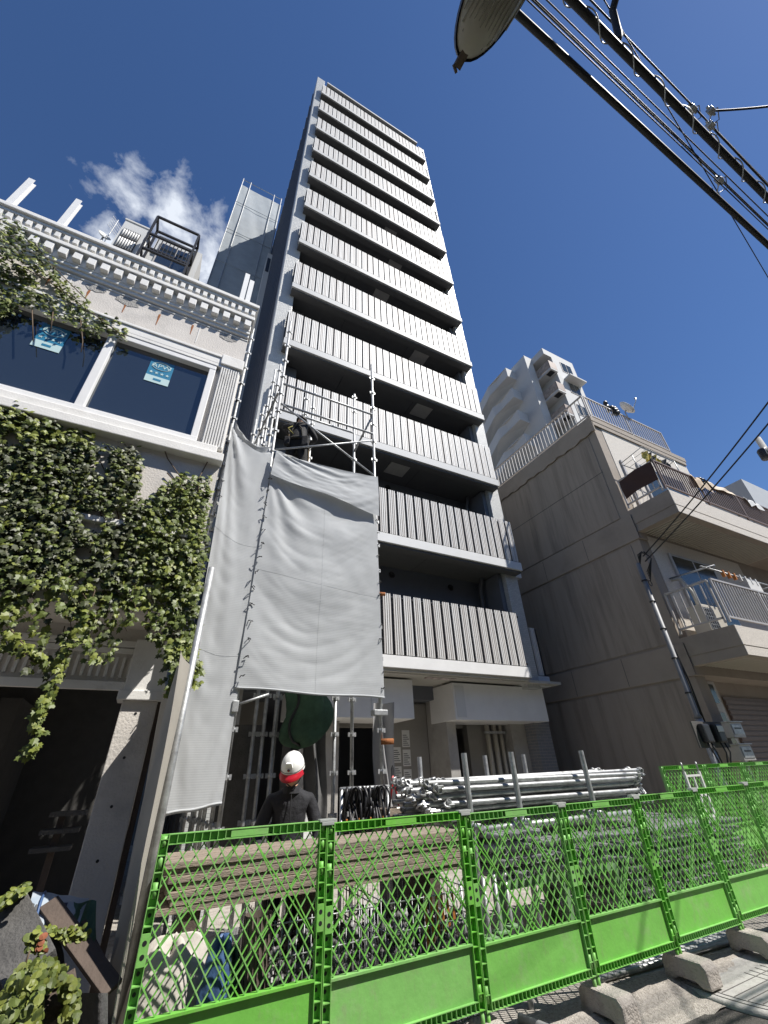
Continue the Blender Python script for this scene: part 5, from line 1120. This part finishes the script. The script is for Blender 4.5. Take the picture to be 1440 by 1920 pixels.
holes = [c2(h) for h in ([(545, 320), (625, 320), (600, 470), (550, 450)], [(470, 640), (600, 650), (580, 780), (450, 740)], [(400, 850), (530, 840), (540, 900), (450, 935)], [(815, 340), (1100, 360), (1010, 440), (930, 480), (860, 560), (800, 600), (795, 480)], [(640, 640), (700, 660), (690, 760), (640, 740)], [(0, 230), (60, 200), (140, 250), (60, 300)], [(620, 860), (690, 850), (680, 920), (640, 930)])]
hang_m = MB(); fol = MB()
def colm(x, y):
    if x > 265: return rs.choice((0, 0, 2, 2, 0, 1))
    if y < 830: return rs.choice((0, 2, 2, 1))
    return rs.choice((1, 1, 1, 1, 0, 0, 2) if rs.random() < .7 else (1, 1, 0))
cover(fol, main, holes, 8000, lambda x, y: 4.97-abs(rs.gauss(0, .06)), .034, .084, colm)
top = [(-20, 400), (0, 408), (40, 425), (70, 455), (95, 480), (100, 510), (150, 545), (175, 588), (215, 603), (240, 622), (236, 642), (200, 622), (175, 628), (150, 618), (125, 600), (100, 592), (75, 572), (40, 575), (0, 592), (-20, 600)]
up_iv = root('ivy', (-2.6, 4.9, 6.9), 'ivy mat climbing over the cornice and frieze above the window', 'ivy')
f2 = MB(); cover(f2, top, [[(60, 505), (100, 520), (110, 560), (75, 545)]], 1500, lambda x, y: (4.95 if y > 500 else 4.76)-abs(rs.gauss(0, .04)), .035, .078, lambda x, y: rs.choice((0, 0, 1, 2)))
stuff(f2.build('foliage', [leaf_a, leaf_b, leaf_y], up_iv))
stem = MB()
for pts in ([(0, 480), (80, 520), (150, 570), (235, 632)], [(0, 440), (60, 450), (95, 495), (160, 560)], [(150, 590), (155, 640), (152, 660)], [(100, 580), (95, 620)], [(60, 575), (62, 640)]):
    stem.tube([at(x, y, Y=4.9) for x, y in pts], .007, 5)
stem.build('stem', vine, up_iv)
# hanging trails: a stem with leaves; the largest leaves are objects of their own
trails = [(20, 1000, 20, 1330, 1), (70, 1000, 60, 1420, 1), (150, 1030, 130, 1260, 1), (270, 1000, 240, 1560, .9), (200, 1000, 190, 1330, .8), (100, 1000, 40, 1440, .9), (480, 1000, 470, 1400, .8), (330, 1000, 350, 1120, 1), (390, 1000, 380, 1460, 1.2), (440, 1000, 450, 1310, 1), (520, 1000, 500, 1530, 1.2), (590, 1000, 560, 1420, 1), (640, 1000, 625, 1500, 1.4), (690, 1000, 720, 1330, 1.2), (760, 1000, 740, 1290, 1), (820, 980, 825, 1370, 1), (860, 980, 880, 1400, 1), (920, 980, 910, 1450, 1.2), (970, 980, 960, 1480, 1.6), (1010, 980, 990, 1560, 1.8), (1050, 900, 1030, 1620, 1.8), (1085, 900, 1070, 1480, 1.6), (1110, 800, 1090, 1250, 1.4), (380, 1300, 250, 1750, .7), (1000, 1400, 950, 1700, 1), (200, 1450, 140, 1590, .6), (60, 1420, 230, 1490, .7)]
leafmeshes = []
for mt, sh_ in ((leaf_a, 0), (leaf_b, 1), (leaf_y, 2)):
    m = MB(); leaf_geo(m, (0, 0, 0), .1, (.1, -1, .4), .6, 0, 0); leafmeshes.append(m.mesh('leaf', mt))
nleaf = 0
for ti, (xa, ya, xb, yb, dens) in enumerate(trails):
    Yt = 4.88+rs.random()*.1; P0 = at(xa/3, 740+ya/3, Y=Yt); P1 = at(xb/3, 740+yb/3, Y=Yt-.05); n = 14
    pts = [P0.lerp(P1, i/n)+Vector((.03*math.sin(i*1.3+ti), .03*math.sin(i*.9+ti*2), 0)) for i in range(n+1)]
    MB().tube(pts, [.006*(1-.6*i/n) for i in range(n+1)], 5).build('stem', vine, iv)
    L_ = (P1-P0).length; cnt = int(L_*58*dens)
    for k in range(cnt):
        f = rs.random()**.9; i = min(n-1, int(f*n)); p = pts[i].lerp(pts[i+1], f*n-i)+Vector((rs.gauss(0, .035*dens*(1-.5*f)), rs.gauss(-.02, .03), rs.gauss(0, .02)))
        ci = rs.choice((0, 0, 0, 1, 2)); s_ = rs.uniform(.055, .10)*(1-.25*f)
        if nleaf < 280 and rs.random() < .3:
            nleaf += 1; o = inst('leaf', leafmeshes[ci], p, iv, rot=(rs.gauss(0, .4), rs.gauss(0, .7), rs.gauss(.2, .5)), scale=(s_*10,)*3)
        else: leaf_geo(fol, p, s_, rand_out(), rs.random(), rs.gauss(0, .6), ci)
# long trail that dangles over the dark shop
for pts_px in ([(165, 1130), (140, 1190), (118, 1240), (100, 1290), (78, 1340), (66, 1390), (48, 1420)], [(20, 1180), (50, 1215), (80, 1232)], [(90, 1300), (72, 1330), (64, 1370)]):
    pts = [at(x, y, Y=4.82) for x, y in pts_px]; MB().tube(pts, .006, 5).build('stem', vine, iv)
    for k in range(int(len(pts)*16)):
        f = rs.random()*(len(pts)-1.001); i = int(f); p = pts[i].lerp(pts[i+1], f-i)+Vector((rs.gauss(0, .022), rs.gauss(-.01, .02), 0)); leaf_geo(fol, p, rs.uniform(.045, .075), rand_out(), rs.random(), rs.gauss(0, .7), rs.choice((0, 2, 2)))
for k in range(16):
    x0 = rs.uniform(0, 370); y0 = rs.uniform(980, 1060); pts = [at(x0+rs.gauss(0, 10)+i*rs.uniform(-6, 6), y0-i*34, Y=4.965) for i in range(6)]; MB().tube(pts, .008, 5).build('stem', vine, iv)
# corner tuft that reaches past the pole
cover(fol, [(318, 1205), (352, 1195), (378, 1240), (382, 1270), (360, 1285), (335, 1290), (322, 1260)], [], 130, lambda x, y: 4.5, .05, .085, lambda x, y: rs.choice((0, 2)))
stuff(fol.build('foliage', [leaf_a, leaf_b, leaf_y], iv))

# ------------------------------------------------------------------ rubbish heap at the bottom left
mound = MB(); mound.grid(lambda u, v: (-1.6+u*1.72, 2.75+v*2.6, (.62+.14*math.sin(u*7+v*5)+.1*math.sin(u*13+1)*math.sin(v*11))*min(1, 5*u+.2, 4*(1-u)+.35)*min(1, 6*v+.0, 3*(1-v)+.3)), 40, 40); tag(mound.build('rubbish_heap', M('heap_dark', (.05, .045, .04), .95, var=.5, scale=12, bump=1, bscale=20)), 'dark heap of rubble and litter below the shop column', 'heap')
def slab3(name, a, b_, w_, t_, mt, lab, cat, upv=(0, -.6, .8)):
    m = MB(); m.bar(a, b_, w_, t_, upv); return tag(m.build(name, mt, bevel=.004), lab, cat)
D = lambda x, y, Y: at(x*.18056, 1600+y*.18056, Y=Y)
slab3('broken_board', D(500, 520, 3.9), D(1170, 1420, 3.5), .10, .03, board_d, 'dark brown broken board slanting across the rubbish heap', 'board')
slab3('thin_batten', D(860, 720, 3.95), D(1180, 1350, 3.6), .03, .03, board_d, 'thin batten lying along the edge of the rubbish heap', 'batten')
slab3('grey_slab', D(60, 620, 3.75), D(330, 1240, 3.4), .2, .05, stone_g, 'broad dark grey slab leaning on the rubbish heap', 'slab', (0, -.9, .4))
slab3('dark_box_board', D(560, 1380, 3.1), D(560, 1800, 2.95), .16, .05, board_d, 'dark upright board among the ground ivy', 'board', (0, -1, .1))
slab3('pale_stick', D(400, 1480, 3.05), D(660, 1310, 3.05), .02, .02, tarp_w, 'pale weathered stick resting on the ground ivy', 'stick')
def sk(u, v):
    a = D(350, 390, 4.1).lerp(D(930, 470, 4.15), u); c_ = D(230, 740, 3.8).lerp(D(800, 800, 3.85), u); p = a.lerp(c_, v)
    return (p.x, p.y-.05*math.sin(math.pi*u)*math.sin(math.pi*v)-.015*math.sin(u*17+v*9), p.z+.04*math.sin(math.pi*v))
m = MB(); m.grid(sk, 24, 16); cs = root('cement_bag', D(600, 780, 3.85), 'pale blue printed cement bag slumped on the rubbish heap', 'bag'); m.build('bag', M('pale_blue_bag', (.30, .36, .42), .7, var=.2, c2=(.42, .42, .42)), cs)
m = MB(); m.grid(lambda u, v: tuple(Vector(sk(.42+u*.25, .45+v*.35))+Vector((0, -.006, .003))), 8, 8); m.build('print', M('navy_print', (.03, .04, .08), .8), cs)
for u0 in (.05, .13): m = MB(); m.grid(lambda u, v: tuple(Vector(sk(u0+u*.06, .62+v*.14))+Vector((0, -.006, .003))), 3, 3); m.build('print', print_m, cs)
MB().tube([Vector(sk(.2, v/10))+Vector((0, -.012, .004)) for v in range(11)], .008, 5).build('cord', tarp_b, cs)
m = MB(); m.grid(lambda u, v: tuple(D(760+u*240, 500+v*420+u*60*v, 4.0-.2*v)+Vector((0, -.05*math.sin(u*6+v*4), 0))), 14, 14); tag(m.build('green_net_scrap', netgreen), 'scrap of green net beside the cement bag', 'net')
m = MB(); m.grid(lambda u, v: tuple(D(800+320*u, 1450+400*v, 3.1+.06*math.sin(u*5)-.12*math.sin(math.pi*u))), 12, 10); tag(m.build('grey_sack_scrap', stone_g), 'crumpled grey sacking low beside the curtain', 'sack')
gp = root('ground_ivy', (-.3, 3.0, .4), 'bright green ground ivy growing over the rubbish heap', 'ground ivy')
gf = MB()
def pxm(L_): return [(x*.18056, 1600+y*.18056) for x, y in L_]
for poly, n, yf in ((pxm([(150, 1250), (300, 1130), (480, 1080), (560, 1090), (700, 1280), (640, 1310), (420, 1450), (420, 1772), (-50, 1772), (-50, 1500), (60, 1420)]), 1700, lambda x, y: 3.02-(y-1800)*.0012+rs.gauss(0, .11)), (pxm([(680, 1280), (790, 1330), (800, 1440), (830, 1480), (770, 1600), (780, 1700), (660, 1772), (690, 1500), (660, 1400)]), 330, lambda x, y: 2.95+rs.gauss(0, .03)), (pxm([(0, 520), (30, 440), (150, 380), (270, 310), (290, 350), (200, 430), (110, 500), (0, 560)]), 260, lambda x, y: 3.7+rs.gauss(0, .05)), (pxm([(260, 850), (380, 770), (460, 830), (470, 1000), (420, 1090), (340, 1000)]), 60, lambda x, y: 3.3), (pxm([(430, 760), (900, 760), (930, 900), (700, 900), (520, 850)]), 110, lambda x, y: 3.7)):
    xs_ = [p[0] for p in poly]; ys_ = [p[1] for p in poly]; k = 0
    while k < n:
        x = rs.uniform(min(xs_), max(xs_)); y = rs.uniform(min(ys_), max(ys_))
        if inpoly(x, y, poly): leaf_geo(gf, at(x, y, Y=yf(x, y)), rs.uniform(.014, .038), (rs.gauss(.1, .6), -.8, rs.gauss(.9, .6)), rs.random(), rs.gauss(0, .9), rs.choice((0, 2, 2, 0)), ROUND); k += 1
stuff(gf.build('foliage', [leaf_a, leaf_b, leaf_y], gp))
m = MB()
for i in range(7): leaf_geo(m, D(420+rs.random()*40, 840+i*28, 3.28), .026, rand_out(), 1, rs.gauss(0, .8), 0, ROUND)
m.build('withered_leaves', M('withered_leaf', (.22, .07, .03), .8), gp)
for pts in ([(40, 1480), (120, 1290)], [(250, 1200), (310, 1010)], [(690, 1150), (600, 1220)], [(420, 1560), (410, 1700)]): MB().tube([D(x, y, 2.98) for x, y in pts], .004, 5).build('stem', vine, gp)
# ------------------------------------------------------------------ unseen houses behind the camera, added to block sky light and deepen shade
for i, (x0, x1, h_, mt, lab) in enumerate(((-16, -6.2, 9.2, fargrey, 'unseen grey house added across the street to block sky light, next to the low beige one'), (-6, 1.8, 8.2, stucco_l, 'unseen low beige house added across the street to block sky light'), (2.0, 10.8, 10.0, stucco, 'unseen dark grey house added to block sky light, facing the green barriers'), (11, 22, 9.0, fargrey, 'unseen grey house added to block sky light at the far street end'))):
    hh = root('sky_blocker_house', ((x0+x1)/2, -8, -.06), lab, 'house', 'unseen houses added to block sky light')
    MB().box(x0, x1, -11, -5.2, -.06, h_).build('wall', mt, hh); MB().box(x0-.1, x1+.1, -11.1, -5.05, h_+.001, h_+.25).build('roof', stone_g, hh)
    x = x0+1
    while x < x1-1.5:
        for z in (1.2, 4.2, 6.6): 
            wf = MB().box(x, x+1.3, -5.199, -5.14, z, z+1.2).build('window', alu, hh); MB().box(x+.06, x+1.24, -5.139, -5.13, z+.06, z+1.14).build('pane', glass_d, wf)
        x += 2.3
